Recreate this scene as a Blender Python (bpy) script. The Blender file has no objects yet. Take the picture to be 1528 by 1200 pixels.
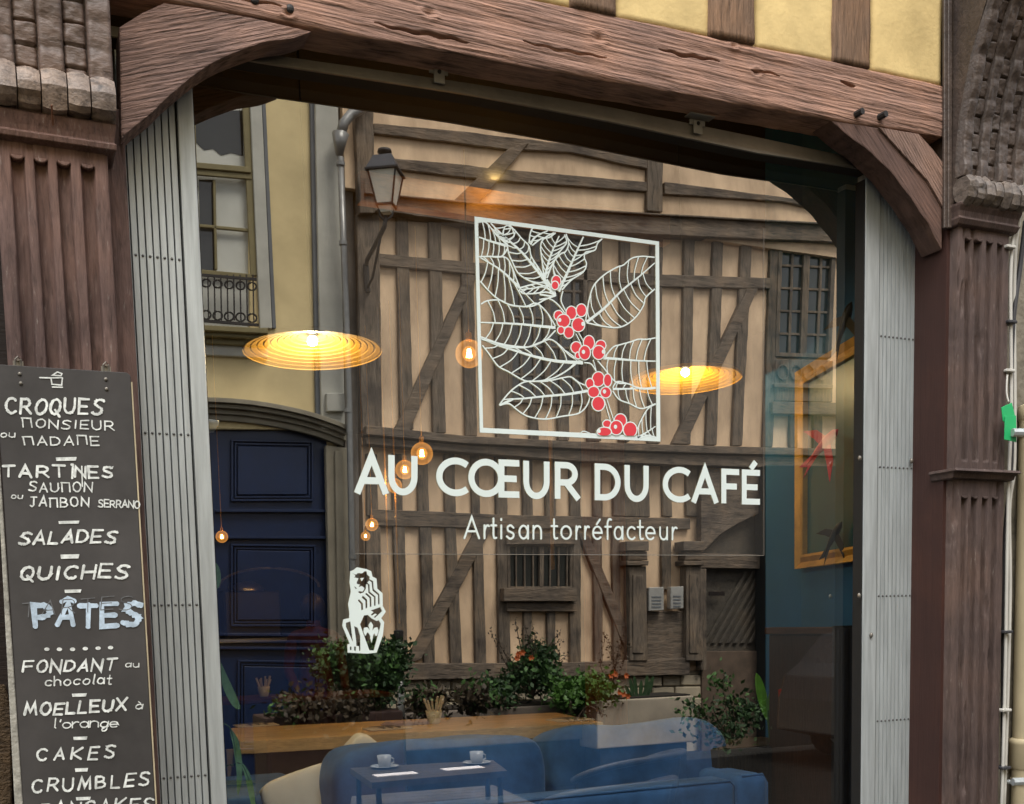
import bpy, bmesh, math, random
import numpy as np
from mathutils import Vector, Matrix
random.seed(7); rng = np.random.RandomState(11)
S = bpy.context.scene
COL = S.collection

# ------------------------------------------------------------------ camera
F_PX = 1670.0; PP = np.array([764.0, 1093.0])
def _un(v): return v / np.linalg.norm(v)
cX = _un(np.array([4450.0 - PP[0], 843.0 - PP[1], F_PX]))
_d = np.array([1150.0 - PP[0], 17960.0 - PP[1], F_PX])
cD = _un(_d - (_d @ cX) * cX)
cY = np.cross(cD, cX) * -1.0
if cY[2] < 0: cY = -cY
CAM = np.array([0.0, -2.93, 1.6])
cam = bpy.data.cameras.new('camera'); camo = bpy.data.objects.new('camera', cam); COL.objects.link(camo)
cr = np.array([cX[0], cY[0], -cD[0]]); cd = np.array([cX[1], cY[1], -cD[1]]); cf = np.array([cX[2], cY[2], -cD[2]])
M = Matrix.Identity(4)
for i in range(3):
    M[i][0] = cr[i]; M[i][1] = -cd[i]; M[i][2] = -cf[i]; M[i][3] = CAM[i]
camo.matrix_world = M
cam.sensor_fit = 'HORIZONTAL'; cam.sensor_width = 36.0
cam.lens = F_PX / 1528.0 * 36.0
cam.shift_x = (764.0 - PP[0]) / 1528.0
cam.shift_y = (PP[1] - 600.0) / 1528.0
cam.clip_start = 0.05; cam.clip_end = 400.0
S.camera = camo

# ------------------------------------------------------------------ light
SUN_EL, SUN_AZ = math.radians(58), math.radians(205)
w = bpy.data.worlds.new('World'); S.world = w; w.use_nodes = True
nt = w.node_tree; nt.nodes.clear()
sky = nt.nodes.new('ShaderNodeTexSky'); sky.sky_type = 'NISHITA'; sky.sun_disc = False
sky.sun_elevation = SUN_EL; sky.sun_rotation = SUN_AZ; sky.air_density = 1.0; sky.dust_density = 4.0; sky.ozone_density = 0.6
hs = nt.nodes.new('ShaderNodeHueSaturation'); hs.inputs['Saturation'].default_value = 0.18
bg = nt.nodes.new('ShaderNodeBackground'); bg.inputs['Strength'].default_value = 0.15
wo = nt.nodes.new('ShaderNodeOutputWorld')
nt.links.new(sky.outputs[0], hs.inputs['Color']); nt.links.new(hs.outputs[0], bg.inputs['Color']); nt.links.new(bg.outputs[0], wo.inputs['Surface'])
sl = bpy.data.lights.new('sun', 'SUN'); sl.energy = 1.5; sl.angle = math.radians(25); sl.color = (1.0, 0.96, 0.9)
so = bpy.data.objects.new('sun', sl); COL.objects.link(so)
# the brightest part of the overcast sky stands over the near roofs, so it falls on the houses opposite
sd = Vector((-0.22, -0.50, -0.84)); so.rotation_euler = sd.to_track_quat('-Z', 'Y').to_euler(); so.location = (0, -4, 12)
S.view_settings.view_transform = 'Standard'; S.view_settings.look = 'None'
S.view_settings.exposure = 1.42; S.view_settings.gamma = 1.0; S.view_settings.use_curve_mapping = False
S.cycles.max_bounces = 8; S.cycles.transparent_max_bounces = 16; S.cycles.caustics_reflective = False; S.cycles.caustics_refractive = False
S.cycles.use_denoising = True; S.cycles.sample_clamp_indirect = 4.0

# ------------------------------------------------------------------ unprojection
G = 0.208                                   # the window glass stands at Y = G, the facade front at Y = 0
def ray(px, py):
    d = np.array([(px - PP[0]) / F_PX, (py - PP[1]) / F_PX, 1.0])
    return np.array([d @ cX, d @ cY, -(d @ cD)])
def PY(px, py, Y): r = ray(px, py); return CAM + r * ((Y - CAM[1]) / r[1])
def PX(px, py, X): r = ray(px, py); return CAM + r * ((X - CAM[0]) / r[0])
def PZ(px, py, Z): r = ray(px, py); return CAM + r * ((Z - CAM[2]) / r[2])
def MI(p): return np.array([p[0], 2 * G - p[1], p[2]])          # across the street: seen only mirrored in the glass
def lerp(a, b, t): return a + (b - a) * t

# ------------------------------------------------------------------ objects
WL = {}
def thing(name, label, cat, loc, group=None):
    o = bpy.data.objects.new(name, None); COL.objects.link(o); o.location = tuple(float(v) for v in loc)
    o.empty_display_size = 0.1
    WL[o.name] = np.array(loc, float); o['label'] = label; o['category'] = cat
    if group: o['group'] = group
    return o
def mesh(name, V, Fc, mat, parent=None, smooth=False, label=None, kind=None, cat=None, group=None, bevel=0.0, bseg=1, mats=None, midx=None):
    V = np.array(V, float)
    if parent is not None: base = WL[parent.name]
    else:
        base = V.mean(axis=0); base[2] = V[:, 2].min()
    me = bpy.data.meshes.new(name); me.from_pydata((V - base).tolist(), [], [tuple(int(i) for i in f) for f in Fc])
    if bevel > 0:
        bm = bmesh.new(); bm.from_mesh(me)
        bmesh.ops.recalc_face_normals(bm, faces=bm.faces)
        eds = [e for e in bm.edges if len(e.link_faces) == 2 and e.calc_face_angle(0) > 0.5]
        bmesh.ops.bevel(bm, geom=eds, offset=bevel, segments=bseg, affect='EDGES', profile=0.6)
        bm.to_mesh(me); bm.free()
    for m in (mats or [mat]): me.materials.append(m)
    if midx is not None:
        for p, i in zip(me.polygons, midx): p.material_index = i
    if smooth:
        for p in me.polygons: p.use_smooth = True
    o = bpy.data.objects.new(name, me); COL.objects.link(o)
    if parent is not None:
        o.parent = parent; WL[o.name] = base
    else:
        o.location = tuple(base); WL[o.name] = base
    if label: o['label'] = label
    if kind: o['kind'] = kind
    if cat: o['category'] = cat
    if group: o['group'] = group
    return o
class MB:
    def __init__(s): s.V = []; s.F = []
    def add(s, V, Fc):
        n = len(s.V); s.V += [tuple(v) for v in V]; s.F += [tuple(i + n for i in f) for f in Fc]; return s
    def box(s, a, b):
        x0, y0, z0 = [min(p, q) for p, q in zip(a, b)]; x1, y1, z1 = [max(p, q) for p, q in zip(a, b)]
        return s.add([(x0,y0,z0),(x1,y0,z0),(x1,y1,z0),(x0,y1,z0),(x0,y0,z1),(x1,y0,z1),(x1,y1,z1),(x0,y1,z1)],
                     [(0,3,2,1),(4,5,6,7),(0,1,5,4),(1,2,6,5),(2,3,7,6),(3,0,4,7)])
    def prism(s, pts, vec):
        n = len(pts); P = [np.array(p, float) for p in pts]; v = np.array(vec, float)
        return s.add(P + [p + v for p in P], [tuple(range(n))[::-1], tuple(range(n, 2 * n))] + [(i, (i + 1) % n, n + (i + 1) % n, n + i) for i in range(n)])
    def tube(s, pts, r, n=8, cap=True):
        P = [np.array(p, float) for p in pts]; m = len(P); rr = r if hasattr(r, '__len__') else [r] * m
        T = [_un(P[min(i + 1, m - 1)] - P[max(i - 1, 0)] + 1e-9) for i in range(m)]
        ref = np.array([0, 0, 1.0]) if abs(T[0][2]) < 0.9 else np.array([1.0, 0, 0])
        V = []; Fc = []
        for i in range(m):
            a = _un(np.cross(T[i], ref)); b = np.cross(T[i], a)
            for k in range(n):
                t = 2 * math.pi * k / n; V.append(P[i] + rr[i] * (a * math.cos(t) + b * math.sin(t)))
        for i in range(m - 1):
            for k in range(n):
                k2 = (k + 1) % n; Fc.append((i*n+k, i*n+k2, (i+1)*n+k2, (i+1)*n+k))
        if cap: Fc += [tuple(range(n))[::-1], tuple(range((m-1)*n, m*n))]
        return s.add(V, Fc)
    def lathe(s, c, prof, n=24, axis='z'):
        V = []; Fc = []
        for (r, h) in prof:
            for k in range(n):
                t = 2 * math.pi * k / n
                p = (r * math.cos(t), r * math.sin(t), h)
                if axis == 'y': p = (r * math.cos(t), h, r * math.sin(t))
                V.append((c[0] + p[0], c[1] + p[1], c[2] + p[2]))
        for i in range(len(prof) - 1):
            for k in range(n):
                k2 = (k + 1) % n; Fc.append((i*n+k, i*n+k2, (i+1)*n+k2, (i+1)*n+k))
        return s.add(V, Fc)
    def sphere(s, c, r, n=12, m=8, sc=(1, 1, 1)):
        V = []; Fc = []
        for i in range(m + 1):
            a = math.pi * i / m
            for k in range(n):
                t = 2 * math.pi * k / n
                V.append((c[0] + r*sc[0]*math.sin(a)*math.cos(t), c[1] + r*sc[1]*math.sin(a)*math.sin(t), c[2] + r*sc[2]*math.cos(a)))
        for i in range(m):
            for k in range(n):
                k2 = (k + 1) % n; Fc.append((i*n+k, (i+1)*n+k, (i+1)*n+k2, i*n+k2))
        return s.add(V, Fc)
    def soft(s, c, size, e=0.35, n=40, m=24, rot=None, wr=0.0, seed=0):
        """rounded cushion: superellipsoid"""
        V = []; Fc = []
        def pw(v, p): return math.copysign(abs(v) ** p, v)
        for i in range(m + 1):
            a = -math.pi / 2 + math.pi * i / m
            for k in range(n):
                t = -math.pi + 2 * math.pi * k / n
                p = np.array([pw(math.cos(a), e) * pw(math.cos(t), e) * size[0] / 2, pw(math.cos(a), e) * pw(math.sin(t), e) * size[1] / 2, pw(math.sin(a), e) * size[2] / 2])
                if wr:
                    q = p * 9 + seed; p = p * (1 + wr * (math.sin(q[0] * 1.3 + 2 * math.sin(q[2])) * math.sin(q[2] * 1.1 + q[1])))
                if rot is not None: p = np.array(rot @ Vector(p))
                V.append(p + np.array(c))
        for i in range(m):
            for k in range(n):
                k2 = (k + 1) % n; Fc.append((i*n+k, i*n+k2, (i+1)*n+k2, (i+1)*n+k))
        return s.add(V, Fc)
    def obj(s, name, mat, parent=None, **kw): return mesh(name, s.V, s.F, mat, parent, **kw)

def px_slab(name, pts, Y0, Y1, mat, parent=None, mirror=False, bevel=0.004, **kw):
    P = [PY(x, y, Y0) for x, y in pts]; v = np.array([0, Y1 - Y0, 0.0])
    if mirror: P = [MI(p) for p in P]; v = -v
    return MB().prism(P, v).obj(name, mat, parent, bevel=bevel, **kw)

def vnoise(x, y, seed=0):
    r = np.random.RandomState(seed); T = r.rand(256, 256)
    xi = np.floor(x).astype(int); yi = np.floor(y).astype(int); fx = x - xi; fy = y - yi
    fx = fx * fx * (3 - 2 * fx); fy = fy * fy * (3 - 2 * fy)
    g = lambda a, b: T[a % 256, b % 256]
    return (g(xi, yi) * (1-fx) + g(xi+1, yi) * fx) * (1-fy) + (g(xi, yi+1) * (1-fx) + g(xi+1, yi+1) * fx) * fy - 0.5
def fbm(x, y, seed=0, o=4):
    v = 0; a = 1.0
    for k in range(o): v = v + a * vnoise(x * 2**k, y * 2**k, seed + k); a *= 0.5
    return v
def relief(name, Pf, nu, nv, hf, mat, parent=None, depth=0.05, **kw):
    """grid surface Pf(u,v) -> (x,y,z) arrays, pushed towards -Y by hf(u,v); skirt runs back to depth"""
    u, v = np.meshgrid(np.linspace(0, 1, nu), np.linspace(0, 1, nv)); x, y, z = Pf(u, v); h = hf(u, v, x, z)
    V = np.stack([x, y - h, z], -1).reshape(-1, 3); F = []
    for j in range(nv - 1):
        for i in range(nu - 1):
            a = j * nu + i; F.append((a, a + 1, a + nu + 1, a + nu))
    ring = [i for i in range(nu)] + [j*nu + nu-1 for j in range(1, nv)] + [(nv-1)*nu + i for i in range(nu-2, -1, -1)] + [j*nu for j in range(nv-2, 0, -1)]
    B = V[ring].copy(); B[:, 1] = np.stack([x, y, z], -1).reshape(-1, 3)[ring][:, 1] + depth
    n0 = len(V); V = np.vstack([V, B]); m = len(ring)
    for k in range(m):
        k2 = (k + 1) % m; F.append((ring[k2], ring[k], n0 + k, n0 + k2))
    F.append(tuple(range(n0, n0 + m)))
    return mesh(name, V, F, mat, parent, **kw)

# ------------------------------------------------------------------ materials
MATS = {}
def newmat(n):
    m = bpy.data.materials.new(n); m.use_nodes = True; t = m.node_tree
    b = t.nodes['Principled BSDF']; return m, t, b
def lin(c): return tuple(((v/255)/12.92 if v/255 <= 0.04045 else ((v/255+0.055)/1.055)**2.4) for v in c) + (1.0,)
def node(t, ty, **kw):
    n = t.nodes.new(ty)
    for k, v in kw.items(): setattr(n, k, v)
    return n
def ramp(t, stops):
    r = node(t, 'ShaderNodeValToRGB'); e = r.color_ramp.elements
    while len(e) < len(stops): e.new(0.5)
    for el, (p, c) in zip(e, stops): el.position = p; el.color = c if len(c) == 4 else tuple(c) + (1.0,)
    return r
def wpos(t): return node(t, 'ShaderNodeNewGeometry').outputs['Position']
def sc(c, k): return tuple(min(1, v * k) for v in c[:3]) + (1.0,)
def wood(n, base, grain=(1, 1, 14), rot=(0, 0, 0), bump=0.5, dist=0.006, contrast=0.35, rough=0.75, dirt=0.5, freq=9.0, fleck=0.0, spec=0.3, ridge=0.0):
    """grain: scale per axis: small along the fibres"""
    m, t, b = newmat(n); L = t.links.new
    mp = node(t, 'ShaderNodeMapping'); L(wpos(t), mp.inputs['Vector']); mp.vector_type = 'TEXTURE'; mp.inputs['Rotation'].default_value = rot; mp.inputs['Scale'].default_value = tuple(1 / g_ for g_ in grain)
    n1 = node(t, 'ShaderNodeTexNoise'); L(mp.outputs[0], n1.inputs['Vector']); n1.inputs['Scale'].default_value = freq; n1.inputs['Detail'].default_value = 6; n1.inputs['Roughness'].default_value = 0.65; n1.inputs['Distortion'].default_value = 0.7
    n2 = node(t, 'ShaderNodeTexNoise'); L(mp.outputs[0], n2.inputs['Vector']); n2.inputs['Scale'].default_value = freq * 3.4; n2.inputs['Detail'].default_value = 3; n2.inputs['Distortion'].default_value = 0.4
    n3 = node(t, 'ShaderNodeTexNoise'); L(wpos(t), n3.inputs['Vector']); n3.inputs['Scale'].default_value = 3.2; n3.inputs['Detail'].default_value = 5; n3.inputs['Roughness'].default_value = 0.6
    mx = node(t, 'ShaderNodeMath', operation='MULTIPLY_ADD'); L(n2.outputs[0], mx.inputs[0]); mx.inputs[1].default_value = 0.45; L(n1.outputs[0], mx.inputs[2])
    if ridge > 0:
        m3 = node(t, 'ShaderNodeMapping'); m3.vector_type = 'TEXTURE'; L(wpos(t), m3.inputs['Vector']); m3.inputs['Rotation'].default_value = rot; m3.inputs['Scale'].default_value = (4.5, 1.5, 1)
        wv = node(t, 'ShaderNodeTexWave'); wv.bands_direction = 'Z'; L(m3.outputs[0], wv.inputs['Vector']); wv.inputs['Scale'].default_value = 0.314 / ridge; wv.inputs['Distortion'].default_value = 5.0; wv.inputs['Detail'].default_value = 4; wv.inputs['Detail Scale'].default_value = 1.3; wv.inputs['Detail Roughness'].default_value = 0.6
        ma_ = node(t, 'ShaderNodeMath', operation='MULTIPLY_ADD'); L(wv.outputs['Fac'], ma_.inputs[0]); ma_.inputs[1].default_value = 0.15; ms = node(t, 'ShaderNodeMath', operation='SUBTRACT'); L(mx.outputs[0], ms.inputs[0]); ms.inputs[1].default_value = 0.075; L(ms.outputs[0], ma_.inputs[2]); mx = ma_
    ri = ramp(t, [(0.45, (0, 0, 0)), (0.95, (1, 1, 1))]); L(mx.outputs[0], ri.inputs[0])
    cr_ = ramp(t, [(0.0, sc(base, 1 - contrast * 1.5)), (0.45, sc(base, 1.0)), (1.0, sc(base, 1 + contrast * 1.3))]); L(ri.outputs[0], cr_.inputs[0])
    dr = ramp(t, [(0.3, (1 - dirt * 0.65, 1 - dirt * 0.66, 1 - dirt * 0.62)), (0.5, (1.0, 0.97, 0.95)), (0.68, (1.28, 1.16, 1.04))]); L(n3.outputs[0], dr.inputs[0])
    mu = node(t, 'ShaderNodeMixRGB', blend_type='MULTIPLY'); mu.inputs[0].default_value = 1.0; L(cr_.outputs[0], mu.inputs[1]); L(dr.outputs[0], mu.inputs[2])
    out = mu.outputs[0]
    if fleck > 0:
        n4 = node(t, 'ShaderNodeTexNoise'); L(mp.outputs[0], n4.inputs['Vector']); n4.inputs['Scale'].default_value = freq * 1.7; n4.inputs['Detail'].default_value = 8; n4.inputs['Roughness'].default_value = 0.75
        fr = ramp(t, [(0.60, (0, 0, 0)), (0.70, (fleck, fleck, fleck))]); L(n4.outputs[0], fr.inputs[0])
        m2 = node(t, 'ShaderNodeMixRGB'); L(fr.outputs[0], m2.inputs[0]); L(out, m2.inputs[1]); m2.inputs[2].default_value = (0.36, 0.33, 0.29, 1); out = m2.outputs[0]
    L(out, b.inputs['Base Color']); b.inputs['Roughness'].default_value = rough; b.inputs['Specular IOR Level'].default_value = spec
    bp = node(t, 'ShaderNodeBump'); bp.inputs['Strength'].default_value = bump; bp.inputs['Distance'].default_value = dist; L(mx.outputs[0], bp.inputs['Height']); L(bp.outputs[0], b.inputs['Normal'])
    return m
def fw(n, base, **k): return wood(n, tuple(v * 0.82 for v in base), **k)
def plain(n, base, rough=0.6, metal=0.0, var=0.15, nscale=8.0, bump=0.1, bdist=0.003, spec=0.4, stretch=None, bscale=None):
    m, t, b = newmat(n); L = t.links.new
    v = wpos(t)
    if stretch:
        mp = node(t, 'ShaderNodeMapping'); L(v, mp.inputs['Vector']); mp.inputs['Scale'].default_value = stretch; v = mp.outputs[0]
    n1 = node(t, 'ShaderNodeTexNoise'); L(v, n1.inputs['Vector']); n1.inputs['Scale'].default_value = nscale; n1.inputs['Detail'].default_value = 6; n1.inputs['Roughness'].default_value = 0.62
    r = ramp(t, [(0.3, sc(base, 1 - var)), (0.7, sc(base, 1 + var))]); L(n1.outputs[0], r.inputs[0]); L(r.outputs[0], b.inputs['Base Color'])
    b.inputs['Roughness'].default_value = rough; b.inputs['Metallic'].default_value = metal; b.inputs['Specular IOR Level'].default_value = spec
    if bump:
        n2 = node(t, 'ShaderNodeTexNoise'); L(v, n2.inputs['Vector']); n2.inputs['Scale'].default_value = bscale or nscale * 4; n2.inputs['Detail'].default_value = 5
        bp = node(t, 'ShaderNodeBump'); bp.inputs['Strength'].default_value = bump; bp.inputs['Distance'].default_value = bdist; L(n2.outputs[0], bp.inputs['Height']); L(bp.outputs[0], b.inputs['Normal'])
    return m
def emis(n, col, st):
    m = bpy.data.materials.new(n); m.use_nodes = True; t = m.node_tree; t.nodes.clear()
    e = t.nodes.new('ShaderNodeEmission'); e.inputs[0].default_value = col; e.inputs[1].default_value = st
    o = t.nodes.new('ShaderNodeOutputMaterial'); t.links.new(e.outputs[0], o.inputs[0]); return m

m_beam = fw('oak_beam', (0.31, 0.19, 0.145), grain=(0.55, 6, 14), ridge=0.012, rot=(0, math.radians(1), 0), bump=0.65, dist=0.014, contrast=0.5, dirt=0.4, freq=7.5)
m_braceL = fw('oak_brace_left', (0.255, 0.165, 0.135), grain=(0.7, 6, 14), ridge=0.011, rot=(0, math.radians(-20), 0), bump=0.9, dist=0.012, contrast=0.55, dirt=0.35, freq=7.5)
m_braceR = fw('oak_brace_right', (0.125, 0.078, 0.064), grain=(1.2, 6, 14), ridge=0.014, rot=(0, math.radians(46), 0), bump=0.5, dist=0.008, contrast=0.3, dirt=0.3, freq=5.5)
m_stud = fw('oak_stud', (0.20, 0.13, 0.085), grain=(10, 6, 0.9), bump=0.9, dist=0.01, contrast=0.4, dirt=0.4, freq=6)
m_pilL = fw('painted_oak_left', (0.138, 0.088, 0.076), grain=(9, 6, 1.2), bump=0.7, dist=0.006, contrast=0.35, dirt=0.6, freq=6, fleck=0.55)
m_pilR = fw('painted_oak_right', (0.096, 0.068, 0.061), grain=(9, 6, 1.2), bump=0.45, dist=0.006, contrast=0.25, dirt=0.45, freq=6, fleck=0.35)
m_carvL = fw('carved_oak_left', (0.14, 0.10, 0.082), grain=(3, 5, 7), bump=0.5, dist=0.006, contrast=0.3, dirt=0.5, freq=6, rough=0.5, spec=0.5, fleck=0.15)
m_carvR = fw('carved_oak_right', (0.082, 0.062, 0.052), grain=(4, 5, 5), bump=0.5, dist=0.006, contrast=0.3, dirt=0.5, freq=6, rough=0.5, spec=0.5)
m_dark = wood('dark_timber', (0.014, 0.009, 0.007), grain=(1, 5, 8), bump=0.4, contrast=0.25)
m_jamb = fw('jamb_paint', (0.062, 0.030, 0.025), grain=(20, 20, 0.5), bump=0.35, dist=0.004, contrast=0.12, dirt=0.2, freq=5, rough=0.55)
m_yplast = plain('yellow_plaster', (0.62, 0.475, 0.225), rough=0.9, var=0.2, nscale=5, bump=0.25, bdist=0.006, spec=0.1, bscale=70)
m_grille = plain('galvanised_steel', (0.45, 0.49, 0.50), rough=0.45, metal=0.35, var=0.2, nscale=4, bump=0.12, spec=0.5, stretch=(14, 14, 1))
m_gap = plain('grille_channel', (0.10, 0.11, 0.115), rough=0.6, metal=0.3, var=0.1)
m_rail = plain('track_steel', (0.20, 0.185, 0.16), rough=0.45, metal=0.6, var=0.25, nscale=6, bump=0.1)
m_shadeblk = plain('shade_black', (0.008, 0.008, 0.008), rough=0.8, bump=0)  # flat black that stands for shade behind the lead bars and the rail
m_rivet = plain('rivet_steel', (0.12, 0.12, 0.12), rough=0.4, metal=0.6, var=0.1)
m_slate = plain('chalkboard_slate', (0.050, 0.047, 0.046), rough=0.6, var=0.38, nscale=3.2, bump=0.05, spec=0.35)
m_boardedge = plain('worn_board_edge', (0.32, 0.31, 0.27), rough=0.9, var=0.4, nscale=24, bump=0.6, bdist=0.006)
m_iron = plain('black_iron', (0.035, 0.033, 0.032), rough=0.5, metal=0.5, var=0.2)
m_white = plain('white_vinyl', (0.66, 0.75, 0.735), rough=0.6, var=0.03, bump=0)
m_red = plain('red_vinyl', (0.66, 0.045, 0.06), rough=0.6, var=0.04, bump=0)
m_chalk = plain('chalk_paint', (0.62, 0.65, 0.63), rough=0.9, var=0.38, nscale=70, bump=0)
m_chalkb = plain('pale_blue_chalk', (0.42, 0.52, 0.62), rough=0.9, var=0.35, nscale=45, bump=0)
m_smudge = plain('smudged_chalk', (0.13, 0.135, 0.14), rough=0.95, var=0.4, nscale=50, bump=0)
m_green = plain('green_plastic', (0.02, 0.42, 0.14), rough=0.45, var=0.06, bump=0)
m_pipe = plain('cream_pipe', (0.46, 0.39, 0.25), rough=0.5, var=0.08, bump=0.05)
m_cablew = plain('white_cable', (0.5, 0.49, 0.45), rough=0.6, var=0.1, bump=0)
m_cablek = plain('black_cable', (0.04, 0.04, 0.045), rough=0.5, var=0.1, bump=0)
m_stone = plain('grey_render', (0.20, 0.18, 0.14), rough=0.95, var=0.35, nscale=10, bump=0.7, bdist=0.01, bscale=40)
m_olive = wood('olive_board', (0.055, 0.036, 0.018), grain=(3, 5, 5), bump=0.9, dist=0.02, contrast=0.5)

# window glass: clear pane that mirrors the street at this slant
def glassmat(n, refl, tint, rough=0.0):
    m = bpy.data.materials.new(n); m.use_nodes = True; t = m.node_tree; t.nodes.clear(); L = t.links.new
    tr = t.nodes.new('ShaderNodeBsdfTransparent'); tr.inputs[0].default_value = tint
    gl = t.nodes.new('ShaderNodeBsdfGlossy'); gl.inputs[0].default_value = (1, 0.985, 0.95, 1); gl.inputs['Roughness'].default_value = rough
    mx = t.nodes.new('ShaderNodeMixShader'); mx.inputs[0].default_value = refl
    o = t.nodes.new('ShaderNodeOutputMaterial'); L(tr.outputs[0], mx.inputs[1]); L(gl.outputs[0], mx.inputs[2]); L(mx.outputs[0], o.inputs[0])
    # old float glass is never flat: long soft waves bend what it mirrors
    n1 = t.nodes.new('ShaderNodeTexNoise'); n1.inputs['Scale'].default_value = 1.3; n1.inputs['Detail'].default_value = 1
    g = t.nodes.new('ShaderNodeNewGeometry'); L(g.outputs['Position'], n1.inputs['Vector'])
    bp = t.nodes.new('ShaderNodeBump'); bp.inputs['Strength'].default_value = 0.07; bp.inputs['Distance'].default_value = 0.004; L(n1.outputs[0], bp.inputs['Height']); L(bp.outputs[0], gl.inputs['Normal'])
    return m
m_glass = glassmat('window_glass', 0.42, (0.97, 1.0, 0.99, 1))
m_film = bpy.data.materials.new('clear_film'); m_film.use_nodes = True
_t = m_film.node_tree; _t.nodes.clear(); _a = _t.nodes.new('ShaderNodeBsdfTransparent'); _b = _t.nodes.new('ShaderNodeBsdfDiffuse'); _b.inputs[0].default_value = (0.8, 0.75, 0.7, 1)
_m = _t.nodes.new('ShaderNodeMixShader'); _m.inputs[0].default_value = 0.022; _o = _t.nodes.new('ShaderNodeOutputMaterial')
_t.links.new(_a.outputs[0], _m.inputs[1]); _t.links.new(_b.outputs[0], _m.inputs[2]); _t.links.new(_m.outputs[0], _o.inputs[0])

# ================================================================== SETTING
m_asph = plain('cobbled_street', (0.04, 0.038, 0.035), spec=0.05, rough=0.95, var=0.3, nscale=6, bump=0.6, bdist=0.02)
MB().add([(-60, -60, 0), (60, -60, 0), (60, 0.3, 0), (-60, 0.3, 0)], [(0, 1, 2, 3)]).obj('street', m_asph, kind='structure')

# ------------------------------------------------------------------ the timber framed shop front
shop = thing('shop_front', 'timber framed shop front of dark brown carved oak with yellow plaster above its window', 'building', (1.6, 0.2, 0))
# beam as a hand hewn surface
bt = [PY(-700, -316, 0), PY(170, -131, 0), PY(800, -2, 0), PY(1410, 126, 0)]; bb = [PY(-700, -175, 0), PY(178, -14, 0), PY(466, 40, 0), PY(900, 118, 0), PY(1239, 178, 0), PY(1410, 203, 0)]
def line_z(pts, x): return np.interp(x, [p[0] for p in pts], [p[2] for p in pts])
XL, XR = -0.6, bt[-1][0]
def Pbeam(u, v):
    x = XL + (XR - XL) * u; zb = line_z(bb, x); zt = line_z(bt, x)
    zb = zb + 0.004 * fbm(x * 9, x * 0, 3); zt = zt + 0.004 * fbm(x * 7, x * 0 + 5, 9)
    return x, np.zeros_like(x), zb + (zt - zb) * v
def hbeam(u, v, x, z):
    h = 0.006 * fbm(x * 1.6, z * 22, 1, 4) + 0.004 * fbm(x * 5, z * 60, 4, 2)
    for pl_, wc, dc in BCR:
        P_ = [PY(a, b, 0) for a, b in pl_]; zc_ = np.interp(x, [p[0] for p in P_], [p[2] for p in P_]) + 0.002 * np.sin(x * 90)
        t_ = (x - P_[0][0]) / (P_[-1][0] - P_[0][0]); on = (t_ > 0) & (t_ < 1)
        h = h - dc * np.exp(-((z - zc_) / (wc * (0.35 + np.sin(np.pi * np.clip(t_, 0.02, 0.98))))) ** 2) * on
    for (a, b, r_) in KNOTS:
        P_ = PY(a, b, 0); d_ = np.sqrt(((x - P_[0]) / 1.5) ** 2 + (z - P_[2]) ** 2) / r_; h = h + 0.003 * np.exp(-(d_ - 1.2) ** 2 * 6) - 0.007 * np.exp(-d_ ** 2 * 4)
    e = np.minimum(v, 1 - v); return h - 0.008 * np.exp(-e / 0.03)
BCR = [([(985, 72), (1003, 77), (1015, 81), (1025, 82), (1040, 84), (1058, 87), (1074, 91)], 0.003, 0.016), ([(1120, 107), (1135, 106), (1150, 109), (1164, 113)], 0.002, 0.012), ([(560, 34), (600, 44), (650, 52), (700, 63)], 0.003, 0.012), ([(1255, 122), (1268, 125), (1277, 129)], 0.003, 0.02), ([(780, 62), (840, 76), (905, 86)], 0.003, 0.01), ([(250, -28), (330, -8), (420, 8)], 0.003, 0.012)]
KNOTS = [(894, 56, 0.016), (1095, 68, 0.010), (1129, 108, 0.012), (640, 20, 0.014), (430, 20, 0.01)]
relief('lintel_beam', Pbeam, 760, 120, hbeam, m_beam, shop, depth=0.118, smooth=True)
# pegs, knots and cracks of the beam
bm_ = [o for o in shop.children if o.name == 'lintel_beam'][0]
for (x, y) in [(1276, 171), (1311, 175)]:
    p = PY(x, y, -0.002); q = p + np.array([0.008, -0.026, 0.002])
    MB().tube([p + np.array([0, 0.03, 0]), q], 0.0105, 8).obj('peg', m_iron, bm_)
for (x, y) in [(380, 0), (433, 13)]:
    p = PY(x, y, 0.0); MB().sphere(p, 0.011, 10, 6, (1, 0.6, 1)).obj('peg', m_iron, bm_)
# plaster panels and studs above the beam
studs = [(-40, 20), (200, 262), (420, 480), (640, 700), (855, 919), (1060, 1127), (1245, 1299)]
def ztopbeam(x): return line_z(bt, x)
ZT = 4.2
for i, (a, b) in enumerate(studs):
    xa, xb = PY(a, 40, 0.0)[0], PY(b, 40, 0.0)[0]
    P_ = lambda u, v, xa=xa, xb=xb: (xa + (xb - xa) * u + 0.006 * fbm(u * 0 + 3 * v + i, v * 9, i) * np.sign(u - 0.5), np.zeros_like(u) - 0.004, ztopbeam(xa + (xb - xa) * u) + 0.002 + (ZT - 3.2) * v)
    relief('stud', P_, 20, 60, lambda u, v, x, z: 0.006 * fbm(x * 30, z * 3, i + 20, 3) - 0.006 * np.exp(-np.minimum(u, 1 - u) / 0.08), m_stud, shop, depth=0.12, smooth=True)
edges = [-420] + [v for s_ in studs for v in s_] + [1408]
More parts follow.
